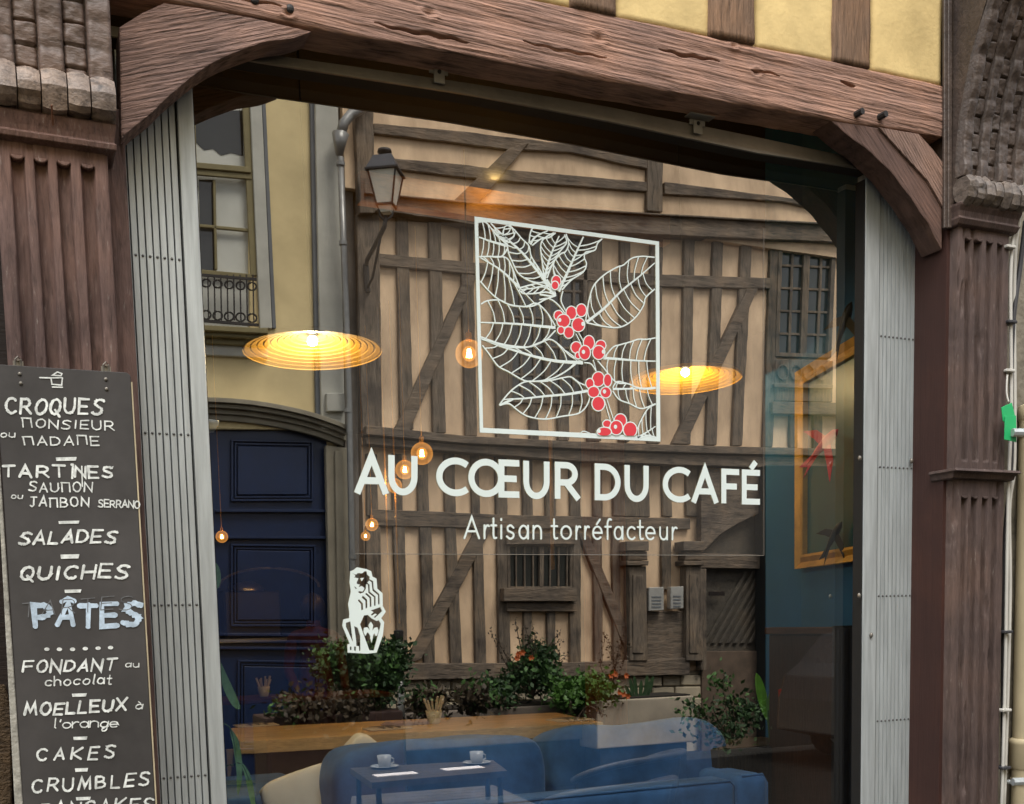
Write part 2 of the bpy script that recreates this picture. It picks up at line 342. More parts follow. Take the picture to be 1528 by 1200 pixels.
for k in range(0, len(edges), 2):
    xa, xb = PY(edges[k], 40, 0.02)[0] + 0.003, PY(edges[k + 1], 40, 0.02)[0] - 0.003
    P_ = lambda u, v, xa=xa, xb=xb: (xa + (xb - xa) * u, np.zeros_like(u) + 0.012, ztopbeam(xa + (xb - xa) * u) + 0.003 + (ZT - 3.2) * v)
    relief('plaster_panel', P_, 40, 60, lambda u, v, x, z: 0.006 * fbm(x * 5, z * 5, 30, 4) - 0.01 * np.exp(-np.minimum(u, 1 - u) / 0.03), m_yplast, shop, depth=0.1, smooth=True)
# the braces
def brace(name, front, mat):
    P = [PY(x, y, 0.006) for x, y in front]
    return MB().prism(P, (0, 0.092, 0)).obj(name, mat, shop, bevel=0.004, bseg=2)
def smoothpts(p, n=5):
    out = []
    for i in range(len(p) - 1):
        p0 = p[max(i - 1, 0)]; p1 = p[i]; p2 = p[i + 1]; p3 = p[min(i + 2, len(p) - 1)]
        for k in range(n):
            t = k / n
            out.append(tuple(0.5 * ((2 * b) + (-a + c) * t + (2*a - 5*b + 4*c - d) * t*t + (-a + 3*b - 3*c + d) * t**3) for a, b, c, d in zip(p0, p1, p2, p3)))
    out.append(tuple(p[-1])); return out
cl = smoothpts([(466, 47), (437, 57), (400, 62), (377, 69), (347, 80), (317, 94), (290, 112), (267, 131), (246, 149), (227, 168), (203, 187), (181, 207)], 3)
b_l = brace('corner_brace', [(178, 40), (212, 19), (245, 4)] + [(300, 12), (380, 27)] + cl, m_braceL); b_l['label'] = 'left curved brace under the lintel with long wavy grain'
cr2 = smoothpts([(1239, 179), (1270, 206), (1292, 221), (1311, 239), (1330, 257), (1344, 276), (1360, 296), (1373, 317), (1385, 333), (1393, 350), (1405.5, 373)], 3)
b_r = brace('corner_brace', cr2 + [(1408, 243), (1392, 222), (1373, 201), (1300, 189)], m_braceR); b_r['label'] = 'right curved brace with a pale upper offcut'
# pale second piece laid against the right brace
px_slab('brace_offcut', [(1312, 190), (1371, 200), (1407, 242), (1407, 308), (1385, 270), (1350, 232)], -0.002, 0.0055, wood('oak_offcut', (0.20, 0.135, 0.11), grain=(1.2, 6, 16), ridge=0.010, rot=(0, math.radians(50), 0), bump=0.9, dist=0.01, contrast=0.4, freq=5), shop, bevel=0.001)
# jamb on the right (its reveal shows beside the grille), post on the left
jx = PY(1408, 700, 0.0)[0]; jx2 = PY(1421, 700, 0.0)[0]
MB().box((jx, 0.0, 0), (jx2 + 0.02, 0.30, 3.05)).obj('jamb', m_jamb, shop)
for k, (a, b, y0) in enumerate([(1409.5, 1414, -0.012), (1415.5, 1421, -0.02)]):
    P_ = [PY(a, -260, y0), PY(b, -260, y0), PY(b, 340, y0), PY(a, 340, y0)]
    MB().prism(P_, (0, -y0 - 0.001, 0)).obj('corner_strip', m_carvR, shop, bevel=0.002)
xl0, xl1 = PY(150, 230, 0.05)[0], PY(187, 230, 0.05)[0]
relief('side_post', lambda u, v: (xl0 + (xl1 - xl0) * u, np.full_like(u, 0.05), 0 + 2.86 * v), 10, 220, lambda u, v, x, z: 0.004 * fbm(x * 25, z * 3, 40, 3), m_pilL, shop, depth=0.25, smooth=True)
# walls behind the pilasters
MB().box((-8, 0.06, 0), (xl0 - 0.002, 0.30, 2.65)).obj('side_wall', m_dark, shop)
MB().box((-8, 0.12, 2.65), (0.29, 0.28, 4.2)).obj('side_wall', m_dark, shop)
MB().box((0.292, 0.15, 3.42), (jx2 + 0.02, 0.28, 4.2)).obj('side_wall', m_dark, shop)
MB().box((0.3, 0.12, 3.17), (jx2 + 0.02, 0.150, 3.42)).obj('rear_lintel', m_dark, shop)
MB().box((0.24, 0.11, 2.2), (0.335, 0.140, 3.3)).obj('gap_filler', m_dark, shop)  # dark filler added behind the gap by the brace, against leaking light
MB().box((jx2 + 0.022, 0.03, 0), (12, 0.34, 4.2)).obj('side_wall', m_stone, shop, label='grey rendered wall behind the cream downpipe')
px_slab('olive_board', [(-60, 1022), (8, 1022), (17, 1060), (19, 1300), (-60, 1300)], 0.02, 0.055, m_olive, shop)

# ------------------------------------------------------------------ pilasters
def pilaster(name, label, x0, x1, zb, zt, Y, centres, hw, top, mat, zstop=None, mid=None):
    t = thing(name, label, 'pilaster', ((x0 + x1) / 2, 0.0, 0))
    W = x1 - x0
    def hf(u, v, x, z):
        h = np.zeros_like(u)
        for c in centres:
            d = np.abs(u - c - 0.004 * np.sin(z * 7 + c * 9)) / hw
            g = np.clip(1 - d ** 3.2, 0, 1) ** 0.45
            lim = z < top - 0.004
            for (ma, mb_) in (mid or []): lim = lim & ~((z > ma) & (z < mb_))
            h = h - (0.021 + 0.006 * fbm(x * 40, z * 9, 71, 3)) * g * lim
        worn = fbm(x * 22, z * 5, 50, 4)
        h = h + 0.0035 * worn - 0.010 * np.clip(fbm(x * 30, z * 4, 61, 4) - 0.34, 0, 0.2) / 0.2
        e = np.minimum(u, 1 - u); return h - 0.006 * np.exp(-e / 0.02)
    sh = relief('shaft', lambda u, v: (x0 + W * u, np.full_like(u, Y), zb + (zt - zb) * v), 110, 560, hf, mat, t, depth=-Y + 0.058, smooth=True)
    # little rounded stops over each flute
    for (ma, mb_) in [(top, 0)] + [(a_ - 0.0, 0) for a_, b_ in (mid or [])]:
        for c in centres:
            cx = x0 + W * c; r = W * hw * 0.95
            pts = [(cx + r * math.cos(a), Y - 0.004, ma + 0.002 + r * 0.75 * math.sin(a)) for a in np.linspace(math.pi, 2 * math.pi, 9)]
            MB().prism(pts, (0, 0.02, 0)).obj('flute_stop', mat, t, bevel=0.002)
    return t
zflL = PY(85, 241, -0.035)[2]
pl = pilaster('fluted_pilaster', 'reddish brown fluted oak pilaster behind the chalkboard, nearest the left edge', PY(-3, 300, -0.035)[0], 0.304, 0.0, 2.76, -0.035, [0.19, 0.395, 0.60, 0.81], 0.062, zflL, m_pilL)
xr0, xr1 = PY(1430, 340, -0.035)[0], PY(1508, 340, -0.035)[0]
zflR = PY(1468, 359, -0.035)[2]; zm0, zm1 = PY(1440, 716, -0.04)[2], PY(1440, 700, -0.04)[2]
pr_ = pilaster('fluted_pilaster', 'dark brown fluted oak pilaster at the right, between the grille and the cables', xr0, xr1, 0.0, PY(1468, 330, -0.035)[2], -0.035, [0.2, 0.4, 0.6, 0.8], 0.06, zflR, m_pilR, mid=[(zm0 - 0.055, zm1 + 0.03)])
def mould(parent, name, x0, x1, prof, mat, dx=0.0):
    """profile list (y,z) swept along X with returns"""
    V = []; F = []
    for (y, z) in prof:
        e = -y * 0.9
        V += [(x0 - e * dx, 0.05, z), (x0 - e * dx, y, z), (x1 + e * dx, y, z), (x1 + e * dx, 0.05, z)]
    n = len(prof)
    for i in range(n - 1):
        a = i * 4
        for k in range(3): F.append((a + k, a + k + 1, a + k + 5, a + k + 4))
        F.append((a + 3, a, a + 4, a + 7))
    F += [(0, 3, 2, 1), tuple((n - 1) * 4 + k for k in range(4))]
    return mesh(name, V, F, mat, parent, bevel=0.0015)
mould(pr_, 'band_moulding', xr0, xr1, [(-0.037, zm0), (-0.052, zm0 + 0.004), (-0.056, zm0 + 0.018), (-0.07, zm0 + 0.026), (-0.076, zm1 - 0.012), (-0.07, zm1 - 0.002), (-0.04, zm1)], m_pilR, 0.5)
# capitals
zc0 = PY(85, 214, -0.06)[2]; zc1 = PY(85, 172, -0.06)[2]
mould(pl, 'capital', 0.07 - 0.055, 0.304, [(-0.037, zc0), (-0.058, zc0 + 0.004), (-0.062, zc0 + 0.016), (-0.05, zc0 + 0.022), (-0.054, zc0 + 0.034), (-0.066, zc0 + 0.06), (-0.068, zc1 - 0.004), (-0.05, zc1)], m_pilL, 0.35)
zd0 = PY(1425, 334, -0.05)[2]; zd1 = PY(1425, 301, -0.05)[2]
mould(pr_, 'capital', xr0, xr1, [(-0.037, zd0), (-0.05, zd0 + 0.004), (-0.06, zd0 + 0.02), (-0.052, zd0 + 0.028), (-0.056, zd0 + 0.045), (-0.066, zd0 + 0.06), (-0.066, zd1 - 0.002), (-0.05, zd1)], m_pilR, 0.35)

# ------------------------------------------------------------------ carved corbels
cx0 = PY(1435, 262, -0.06)[0]
edge = [PX(x, y, cx0) for x, y in [(1435, 262), (1435.5, 240), (1436.5, 216), (1441, 169), (1448.6, 128), (1458.8, 76), (1480.7, 0)]]
prof = [(p[1], p[2]) for p in edge]
dz = prof[-1][1] - prof[-2][1]; dy = prof[-1][0] - prof[-2][0]
prof.append((prof[-1][0] + dy * 1.3, prof[-1][1] + dz)); prof.append((prof[-1][0] + dy * 1.7, prof[-1][1] + dz))
pz = np.array([p[1] for p in prof]) - prof[0][1]; py_ = np.array([p[0] for p in prof])
def corbel(label, x0, x1, zbase, mat, seed, sep, zroll, worn):
    t = thing('carved_corbel', label, 'corbel', ((x0 + x1) / 2, 0, zbase))
    W = x1 - x0; ws = [40, 34, 40, 36, 40, 36, 40]; tot = sum(ws); a = 0; H = 0.95
    yoff = lambda dzv: np.interp(dzv, pz, py_)
    # core
    zs = np.linspace(0, H, 14); core = [(x0 + 0.002, yoff(z) + 0.02, zbase + z) for z in zs] + [(x0 + 0.002, 0.119, zbase + H), (x0 + 0.002, 0.119, zbase - 0.08), (x0 + 0.002, -0.02, zbase - 0.08)]
    MB().prism(core, (W - 0.004, 0, 0)).obj('core', mat, t)
    for k, wd in enumerate(ws):
        ua = a / tot; ub = (a + wd) / tot; a += wd
        xa, xb = x0 + W * ua + 0.0015, x0 + W * ub - 0.0015
        brick = (k % 2 == 1); ph = seed * 0.013 + k * 0.017
        def hf(u, v, x, z, brick=brick, ph=ph, k=k):
            zz = z - zbase
            e = np.exp(-np.minimum(u, 1 - u) * (xb - xa) / 0.003) * 0.006
            if brick:
                c = ((zz + ph) / sep) % 1.0; n_ = np.floor((zz + ph) / sep)
                g = np.exp(-((np.minimum(c, 1 - c) * sep) / 0.0019) ** 2)
                h = -0.004 - 0.016 * g + 0.008 * fbm(x * 24, z * 24, seed + k, 4) + 0.003 * np.sin(n_ * 2.3)
            else:
                h = 0.005 + 0.0035 * np.abs(np.sin(zz / 0.030 * math.pi / 2 + 0.8 * fbm(x * 8, z * 4, seed + k))) + 0.008 * fbm(x * 20, z * 16, seed + k + 9, 4)
            return h - e
        relief('carved_band', lambda u, v, xa=xa, xb=xb: (xa + (xb - xa) * u, yoff(H * v), zbase + H * v), 14, 330, hf, mat, t, depth=0.03, smooth=True)
        # roll at the foot, one lobe per band
        V = []; F = []; n = 18; mseg = 7; rr = zroll * (0.52 if not brick else 0.50)
        for i in range(mseg + 1):
            xx = xa + (xb - xa) * i / mseg; bul = rr * (0.90 + 0.12 * math.sin(math.pi * i / mseg))
            for j in range(n):
                th = 2 * math.pi * j / n
                f1 = 1 + 0.07 * math.sin(3 * th + k * 1.7) + 0.05 * math.sin(7 * th + k)
                V.append((xx, -0.058 + bul * 0.85 * f1 * math.cos(th), zbase - zroll * 0.48 + bul * f1 * math.sin(th)))
        for i in range(mseg):
            for j in range(n):
                j2 = (j + 1) % n; F.append((i*n+j, i*n+j2, (i+1)*n+j2, (i+1)*n+j))
        F += [tuple(range(n))[::-1], tuple(range(mseg * n, mseg * n + n))]
        mesh('scroll_lobe', V, F, worn, t, smooth=False)
    return t
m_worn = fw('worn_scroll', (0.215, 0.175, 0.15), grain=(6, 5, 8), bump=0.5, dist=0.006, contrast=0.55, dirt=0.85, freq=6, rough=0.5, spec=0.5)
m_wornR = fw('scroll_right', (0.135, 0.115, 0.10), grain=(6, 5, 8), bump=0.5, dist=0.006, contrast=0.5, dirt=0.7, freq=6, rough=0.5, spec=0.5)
zl_roll = PY(85, 172, -0.06)[2]; zl_top = PY(85, 108, -0.06)[2]
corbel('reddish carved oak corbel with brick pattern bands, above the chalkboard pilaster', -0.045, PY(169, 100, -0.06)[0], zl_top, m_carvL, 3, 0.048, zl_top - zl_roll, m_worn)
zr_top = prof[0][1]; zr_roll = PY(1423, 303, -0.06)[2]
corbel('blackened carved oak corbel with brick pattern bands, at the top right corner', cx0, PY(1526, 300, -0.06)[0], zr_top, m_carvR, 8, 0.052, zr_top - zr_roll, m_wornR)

# ------------------------------------------------------------------ folding grilles and their track
def grille(label, slat_edges, bar, yref, left):
    xs = [PY(x, yref, 0.1440)[0] for x in slat_edges]; xb = [PY(x, yref, 0.1440)[0] for x in bar]
    t = thing('folding_grille', label, 'security grille', ((xs[0] + xs[-1]) / 2, 0.1590, 0))
    ztop = 3.02 if left else 3.055; base = None
    for k in range(len(xs) - 1):
        a, b = xs[k], xs[k + 1]; g = (b - a) * 0.09
        V = [(a + g, 0.1460, 0.02), (b - g * 0.2, 0.1420, 0.02)]
        pts = [(a + g, 0.1620, 0.02), (a + g, 0.1470, 0.02), (a + g * 1.6, 0.1435, 0.02), (b - g * 1.2, 0.1435, 0.02), (b - g * 0.3, 0.1470, 0.02), (b - g * 0.3, 0.1620, 0.02)]
        MB().prism(pts, (0, 0, ztop)).obj('slat', m_grille, t)
    MB().box((xs[0], 0.1600, 0.02), (xs[-1], 0.1740, ztop)).obj('backing_channel', m_gap, t); MB().box((xb[0] + 0.0005, 0.1792, 0.01), (xb[1] - 0.0005, 0.1830, ztop)).obj('shade_strip', m_shadeblk, t); MB().box(((xb[0] - 0.004, 0.1400, 0.01) if not left else (xb[1] - 0.0008, 0.1540, 0.01)), ((xb[0] + 0.0008, 0.1830, ztop) if not left else (xb[1] + 0.003, 0.1830, ztop))).obj('shade_strip', m_shadeblk, t)  # black strips added behind and beside the lead bar in place of shade
    o = MB().box((xb[0] + 0.001, 0.1370, 0.01), (xb[1] - 0.001, 0.1790, ztop + 0.02)).obj('lead_bar', m_grille, t, bevel=0.003, bseg=2)
    o['label'] = 'wide pale bar at the window side of the folded grille'
    for y in (rows_z):
        for k in range(len(xs) - 1):
            a, b = xs[k], xs[k + 1]
            rv = MB().sphere(((a + b) / 2 + (b - a) * 0.05, 0.1430, y), 0.0036 if left else 0.0040, 8, 5, (1, 0.7, 1)) if base is None else None
            if base is None:
                base = rv.obj('rivet', m_rivet, t, smooth=True); b0 = np.array([(a + b) / 2 + (b - a) * 0.05, 0.1430, y])
            else:
                c = base.copy(); COL.objects.link(c); c.parent = t; p = np.array([(a + b) / 2 + (b - a) * 0.05, 0.1430, y]); c.location = tuple(p - b0)
    return t
rows_z = [PY(270, 388, 0.1440)[2], PY(260, 648, 0.1440)[2], PY(250, 903, 0.1440)[2], PY(300, 1157, 0.1440)[2]]
gl = grille('silver folded lattice grille at the left of the window, beside the chalkboard', [200.5 + 10.6 * i for i in range(9)], (287, 312), 648, True)
rows_z = [rows_z[0], rows_z[1], PY(1340, 889, 0.1440)[2], PY(1340, 1074, 0.1440)[2]]
gr = grille('silver folded lattice grille at the right of the window, beside the brown jamb', [1309.5 + 5.85 * i for i in range(10)], (1286.5, 1308), 700, False)
# catches on the lead bars
for (x, y, g_) in [(1283, 684, gr), (1282, 889, gr), (1360, 688, gr), (1300, 948, gr)]:
    p = PY(x, y, 0.1340); MB().sphere(p, 0.008, 10, 6, (0.8, 0.8, 1.2)).obj('catch', m_rail, g_, smooth=True)
tr = thing('grille_track', 'brass coloured steel rail under the lintel that carries the grilles', 'track', (1.6, 0.12, 3.0))
pt = [PY(x, y, 0.120) for x, y in [(200, 45), (400, 81), (700, 124), (900, 158), (1126, 204), (1262, 233)]]
pb = [PY(x, y, 0.120) for x, y in [(200, 62), (400, 97), (700, 143), (900, 181), (1126, 229), (1270, 251)]]
xs_ = np.linspace(pt[0][0] - 0.1, jx - 0.002, 40)
V = []; F = []
secs = [(0.120, 1.0), (0.120, 0.24), (0.113, 0.17), (0.113, 0.0), (0.121, 0.0), (0.121, 0.12), (0.182, 0.12), (0.182, 1.0)]
for x in xs_:
    zt_ = line_z(pt, x); zb_ = line_z(pb, x)
    for (y, f_) in secs: V.append((x, y, zb_ + (zt_ - zb_) * f_))
n = len(secs)
for i in range(len(xs_) - 1):
    for k in range(n): F.append((i*n + k, i*n + (k+1) % n, (i+1)*n + (k+1) % n, (i+1)*n + k))
mesh('rail', V, F, m_rail, tr, mats=[m_rail, m_shadeblk], midx=[1 if (j % n) in (4, 5, 6, 7) else 0 for j in range(len(F))])  # rear faces coloured black for the shade behind the rail
for (x, y) in [(655, 108), (1041, 185)]:
    p = PY(x, y, 0.112); q = MB(); q.box(p + np.array([-0.028, 0.0, -0.004]), p + np.array([0.028, 0.006, 0.012])); q.box(p + np.array([-0.045, -0.03, 0.014]), p + np.array([0.045, 0.006, 0.018])); q.box(p + np.array([-0.016, -0.004, -0.03]), p + np.array([0.016, 0.001, 0.010]))
    q.obj('bracket', plain('bracket_%d' % x, (0.32, 0.31, 0.28), metal=0.4, rough=0.5), tr, bevel=0.001)
    MB().sphere(p + np.array([0, -0.004, 0.0]), 0.006, 8, 5).obj('screw', m_iron, tr)

# ------------------------------------------------------------------ the pane and what is stuck on it
gx0, gx1 = 0.30, jx - 0.004
pane = MB().add([(gx0, G, 0.12), (gx1, G, 0.12), (gx1, G, 3.42), (gx0, G, 3.42)], [(0, 1, 2, 3)]).obj('window_pane', m_glass, None)
pane['label'] = 'large clear shop window pane reflecting the half timbered street, lettered in white'; pane['category'] = 'window'
GY = G - 0.003
film = MB().add([PY(535, 330, GY + 0.001), PY(1140, 341, GY + 0.001), PY(1140, 829, GY + 0.001), PY(530, 826, GY + 0.001)], [(0, 1, 2, 3)]).obj('backing_film', m_film, None)
film['label'] = 'faint clear rectangular film that carries the coffee plant and the white title on the glass'; film['category'] = 'window film'
fe = MB()
for a, b in [((1140, 341), (1140, 829)), ((530, 826.5), (1140, 829))]:
    p, q = PY(*a, GY), PY(*b, GY); d_ = _un(q - p); nrm = np.array([d_[2], 0, -d_[0]]) * 0.0007
    fe.add([p - nrm, q - nrm, q + nrm, p + nrm], [(0, 1, 2, 3)])
fe.obj('film_edge', plain('film_edge_mat', (0.22, 0.21, 0.19), bump=0), film)

# --- stroke lettering -------------------------------------------------
def EL(cx, cy, rx, ry, a0=0, a1=360, n=20):
    return [(cx + rx * math.cos(math.radians(lerp(a0, a1, i / n))), cy + ry * math.sin(math.radians(lerp(a0, a1, i / n)))) for i in range(n + 1)]
def SM(*p): return smoothpts(list(p), 6)
GL = {   # caps in a unit box
 'A': [[(0, 0), (0.5, 1), (1, 0)], [(0.2, 0.33), (0.8, 0.33)]],
 'B': [[(0, 0), (0, 1)], [(0, 1)] + EL(0.35, 0.76, 0.45, 0.24, 90, -90, 12) + [(0, 0.52)], [(0, 0.52)] + EL(0.4, 0.26, 0.55, 0.26, 90, -90, 12) + [(0, 0)]],
 'C': [EL(0.56, 0.5, 0.56, 0.5, 48, 312, 28)],
 'D': [[(0, 0), (0, 1)] + EL(0.35, 0.5, 0.65, 0.5, 90, -90, 18) + [(0, 0)]],
 'E': [[(1, 1), (0, 1), (0, 0), (1, 0)], [(0, 0.5), (0.85, 0.5)]],
 'F': [[(1, 1), (0, 1), (0, 0)], [(0, 0.5), (0.85, 0.5)]],
 'H': [[(0, 0), (0, 1)], [(1, 0), (1, 1)], [(0, 0.5), (1, 0.5)]],
 'I': [[(0.5, 0), (0.5, 1)]],
 'J': [[(0.1, 1), (1, 1)], [(0.6, 1)] + [(0.6, 0.25)] + EL(0.3, 0.22, 0.3, 0.22, 0, -150, 8)],
 'K': [[(0, 0), (0, 1)], [(1, 1), (0.05, 0.45), (1, 0)]],
 'L': [[(0, 1), (0, 0), (1, 0)]],
 'M': [[(0, 0), (0.15, 1), (0.5, 0.25), (0.85, 1), (1, 0)]],
 '#': [[(0.05, 0), (0.0, 0.95)], [(-0.08, 1.0), (0.9, 1.0), (1.0, 0)]],
 'N': [[(0, 0), (0, 1), (1, 0), (1, 1)]],
 'O': [EL(0.5, 0.5, 0.5, 0.5, 90, 450, 30)],
 'P': [[(0, 0), (0, 1)] + EL(0.45, 0.72, 0.5, 0.28, 90, -90, 12) + [(0, 0.44)]],
 'Q': [EL(0.48, 0.5, 0.48, 0.5, 90, 450, 24), [(0.5, 0.3), (1.05, -0.15)]],
 'R': [[(0, 0), (0, 1)] + EL(0.45, 0.73, 0.42, 0.27, 90, -90, 12) + [(0, 0.46)], [(0.42, 0.46), (1, 0)]],
 'S': [SM((0.95, 0.9), (0.6, 1.0), (0.2, 0.92), (0.15, 0.68), (0.5, 0.52), (0.85, 0.36), (0.85, 0.1), (0.45, 0.0), (0.0, 0.1))],
 'T': [[(0, 1), (1, 1)], [(0.5, 1), (0.5, 0)]],
 'U': [[(0, 1), (0, 0.42)] + EL(0.5, 0.42, 0.5, 0.42, 180, 360, 16) + [(1, 0.42), (1, 1)]],
 'X': [[(0, 0), (1, 1)], [(0, 1), (1, 0)]],
 'Y': [[(0, 1), (0.5, 0.45), (1, 1)], [(0.5, 0.45), (0.5, -0.5)]],
 # lower case: x-height .62, ascender 1
 'a': [EL(0.48, 0.31, 0.48, 0.31, 0, 360, 20), [(1, 0.62), (1, 0)]],
 'c': [EL(0.55, 0.31, 0.52, 0.31, 45, 315, 18)],
 'e': [[(0.03, 0.31), (1, 0.31)] + EL(0.5, 0.31, 0.5, 0.31, 0, 315, 20)],
 'f': [SM((1, 0.97), (0.7, 1.0), (0.42, 0.85), (0.4, 0.62)) + [(0.4, 0)], [(0, 0.62), (0.95, 0.62)]],
 'g': [EL(0.45, 0.31, 0.45, 0.31, 0, 360, 16), SM((0.92, 0.62), (0.9, 0.1), (0.8, -0.35), (0.4, -0.4), (0.35, -0.15), (1.0, 0.1))],
 'h': [[(0, 1), (0, 0)], [(0, 0.35)] + EL(0.5, 0.36, 0.45, 0.26, 160, 0, 10) + [(0.95, 0)]],
 'i': [[(0.5, 0.62), (0.5, 0)], [(0.5, 0.88), (0.5, 0.93)]],
 'l': [[(0.5, 1), (0.4, 0.1), (0.7, 0.0)]],
 'n': [[(0, 0.62), (0, 0)], [(0, 0.3)] + EL(0.5, 0.34, 0.5, 0.28, 180, 0, 14) + [(1, 0)]],
 'o': [EL(0.5, 0.31, 0.5, 0.31, 90, 450, 22)],
 'r': [[(0, 0.62), (0, 0)], [(0, 0.28)] + SM((0.02, 0.36), (0.35, 0.56), (0.75, 0.62), (1, 0.58))],
 's': [SM((0.92, 0.52), (0.55, 0.63), (0.15, 0.55), (0.2, 0.38), (0.55, 0.31), (0.92, 0.22), (0.85, 0.05), (0.45, -0.01), (0.02, 0.1))],
 't': [[(0.42, 0.95), (0.42, 0.2)] + SM((0.42, 0.2), (0.55, 0.02), (0.95, 0.03)), [(0, 0.62), (0.95, 0.62)]],
 'u': [[(0, 0.62), (0, 0.28)] + EL(0.5, 0.28, 0.5, 0.28, 180, 360, 14) + [(1, 0.28), (1, 0.62)], [(1, 0.62), (1, 0)]],
 "'": [[(0.5, 1.0), (0.35, 0.75)]], '-': [[(0, 0.5), (1, 0.5)]],
}
GL['\u00e9'] = GL['e'] + [[(0.42, 0.74), (0.78, 0.97)]]
GL['\u00e0'] = GL['a'] + [[(0.25, 0.98), (0.6, 0.76)]]
GL['\u00c9'] = GL['E'] + [[(0.42, 1.13), (0.74, 1.38)]]
GL['\u00c2'] = GL['A'] + [[(0.15, 1.06), (0.5, 1.2), (0.85, 1.06)]]
def ribbon(pts, w_, rnd=False, wj=0.0):
    """pts: 2D list -> verts, faces of a flat stroke with mitred joints"""
    P = [np.array(p, float) for p in pts]
    Q = [P[0]]
    for p in P[1:]:
        if np.linalg.norm(p - Q[-1]) > w_ * 0.04: Q.append(p)
    P = Q
    if len(P) < 2: return [], []
    closed = np.linalg.norm(P[0] - P[-1]) < w_ * 0.3 and len(P) > 4
    if closed: P = P[:-1]
    n = len(P); V = []; F = []
    for i in range(n):
        if closed: a, b = P[i - 1], P[(i + 1) % n]
        else: a, b = P[max(i - 1, 0)], P[min(i + 1, n - 1)]
        d1 = _un(P[i] - a) if np.linalg.norm(P[i] - a) > 1e-9 else _un(b - P[i])
        d2 = _un(b - P[i]) if np.linalg.norm(b - P[i]) > 1e-9 else d1
        t = d1 + d2; t = _un(t) if np.linalg.norm(t) > 0.2 else d1
        nn = np.array([-t[1], t[0]]); c = max(0.35, nn @ np.array([-d1[1], d1[0]]))
        ww = w_ * 0.5 * (1 + wj * (random.random() - 0.5))
        V += [P[i] + nn * ww / c, P[i] - nn * ww / c]
    m = n if closed else n - 1
    for i in range(m):
        j = (i + 1) % n; F.append((2*i, 2*i+1, 2*j+1, 2*j))
    if rnd and not closed:
        for c, d in ((P[0], _un(P[0] - P[1])), (P[-1], _un(P[-1] - P[-2]))):
            k0 = len(V); a0 = math.atan2(d[1], d[0])
            for k in range(9):
                t = a0 - math.pi / 2 + math.pi * k / 8; V.append(c + w_ * 0.5 * np.array([math.cos(t), math.sin(t)]))
            F.append(tuple(range(k0, k0 + 9)))
    return V, F
class Decal:
    def __init__(s, Y): s.Y = Y; s.V = []; s.F = []; s.k = 0
    def stroke(s, pxpts, w_, rnd=False, wj=0.0):
        P = [PY(x, y, s.Y) for x, y in pxpts]; V, F = ribbon([(p[0], p[2]) for p in P], w_, rnd, wj)
        n = len(s.V); y = s.Y - s.k * 0.00004; s.k += 1
        s.V += [(v[0], y - i * 3e-6, v[1]) for i, v in enumerate(V)]; s.F += [tuple(i + n for i in f)[::-1] for f in F]; return s
    def poly(s, pxpts, dy=0.0):
        n = len(s.V); y = s.Y - s.k * 0.00004 - dy; s.k += 1
        s.V += [(p[0], y, p[2]) for p in (PY(a, b, s.Y) for a, b in pxpts)]; s.F.append(tuple(range(n, n + len(pxpts)))); return s
    def obj(s, name, mat, parent=None, **kw): return mesh(name, s.V, s.F, mat, parent, **kw)

# title
title = thing('window_title', 'bold white vinyl title reading AU CŒUR DU CAFÉ across the glass', 'lettering', PY(830, 750, GY))
tb = lambda x: 736.6 + (x - 545) * 0.0273
th_ = lambda x: 59 - (x - 555) * 0.0149
WT = 0.0195
for ch, xa, xb in [('A', 528, 590), ('U', 579.5, 623), ('C', 651, 698), ('O', 699, 752), ('E', 744, 775), ('U', 781, 820), ('R', 828, 866), ('D', 887.5, 926), ('U', 932, 968), ('C', 989, 1029), ('A', 1031, 1073), ('F', 1076.5, 1103), ('\u00c9', 1107, 1134)]:
    if ch == 'A' and xa == 528: xa, xb = 528, 581
    hw = WT * 0.5 * 480 * (1 - (xa - 550) * 0.00045)
    D_ = Decal(GY - (0.0006 if (ch == 'E' and xa == 744) else 0.0))
    for st in GL[ch]:
        q = []
        for (u, v) in st:
            if ch == 'A': X_ = lerp(xa + hw * 1.05, xb - hw * 1.05, u)
            elif ch in 'EF\u00c9': X_ = lerp(xa + hw, xb - 0, u)
            elif ch == 'R': X_ = lerp(xa + hw, xb - hw * (1.0 if v > 0.05 else 0.6), u)
            elif ch == 'C': X_ = lerp(xa + hw, xb + 2, u)
            else: X_ = lerp(xa + hw, xb - hw, u)
            h = th_(X_); vy = hw * 1.05
            y0 = tb(X_)
            if ch in 'A' : Y_ = y0 - (lerp(0, h - vy * 0.6, v) if not 0 < v < 1 else lerp(0, h, v))
            elif ch == 'U': Y_ = y0 - (lerp(vy - 1, h, v))
            elif ch == 'R': Y_ = y0 - (lerp(0, h, v) if v == 0 else lerp(vy * 0.6, h - vy, v))
            elif ch == 'F': Y_ = y0 - (0 if v == 0 else lerp(vy, h - vy, v))
            else: Y_ = y0 - lerp(vy, h - vy, v)
            q.append((X_, Y_))
        D_.stroke(q, WT)
    D_.obj('letter', m_white, title)
sub = thing('window_subtitle', 'thin white vinyl line reading Artisan torréfacteur below the bold title', 'lettering', PY(850, 806, GY))
sb_ = lambda x: 804.2 + (x - 700) * 0.0065
sh_ = lambda x: 33.5 - (x - 700) * 0.0085
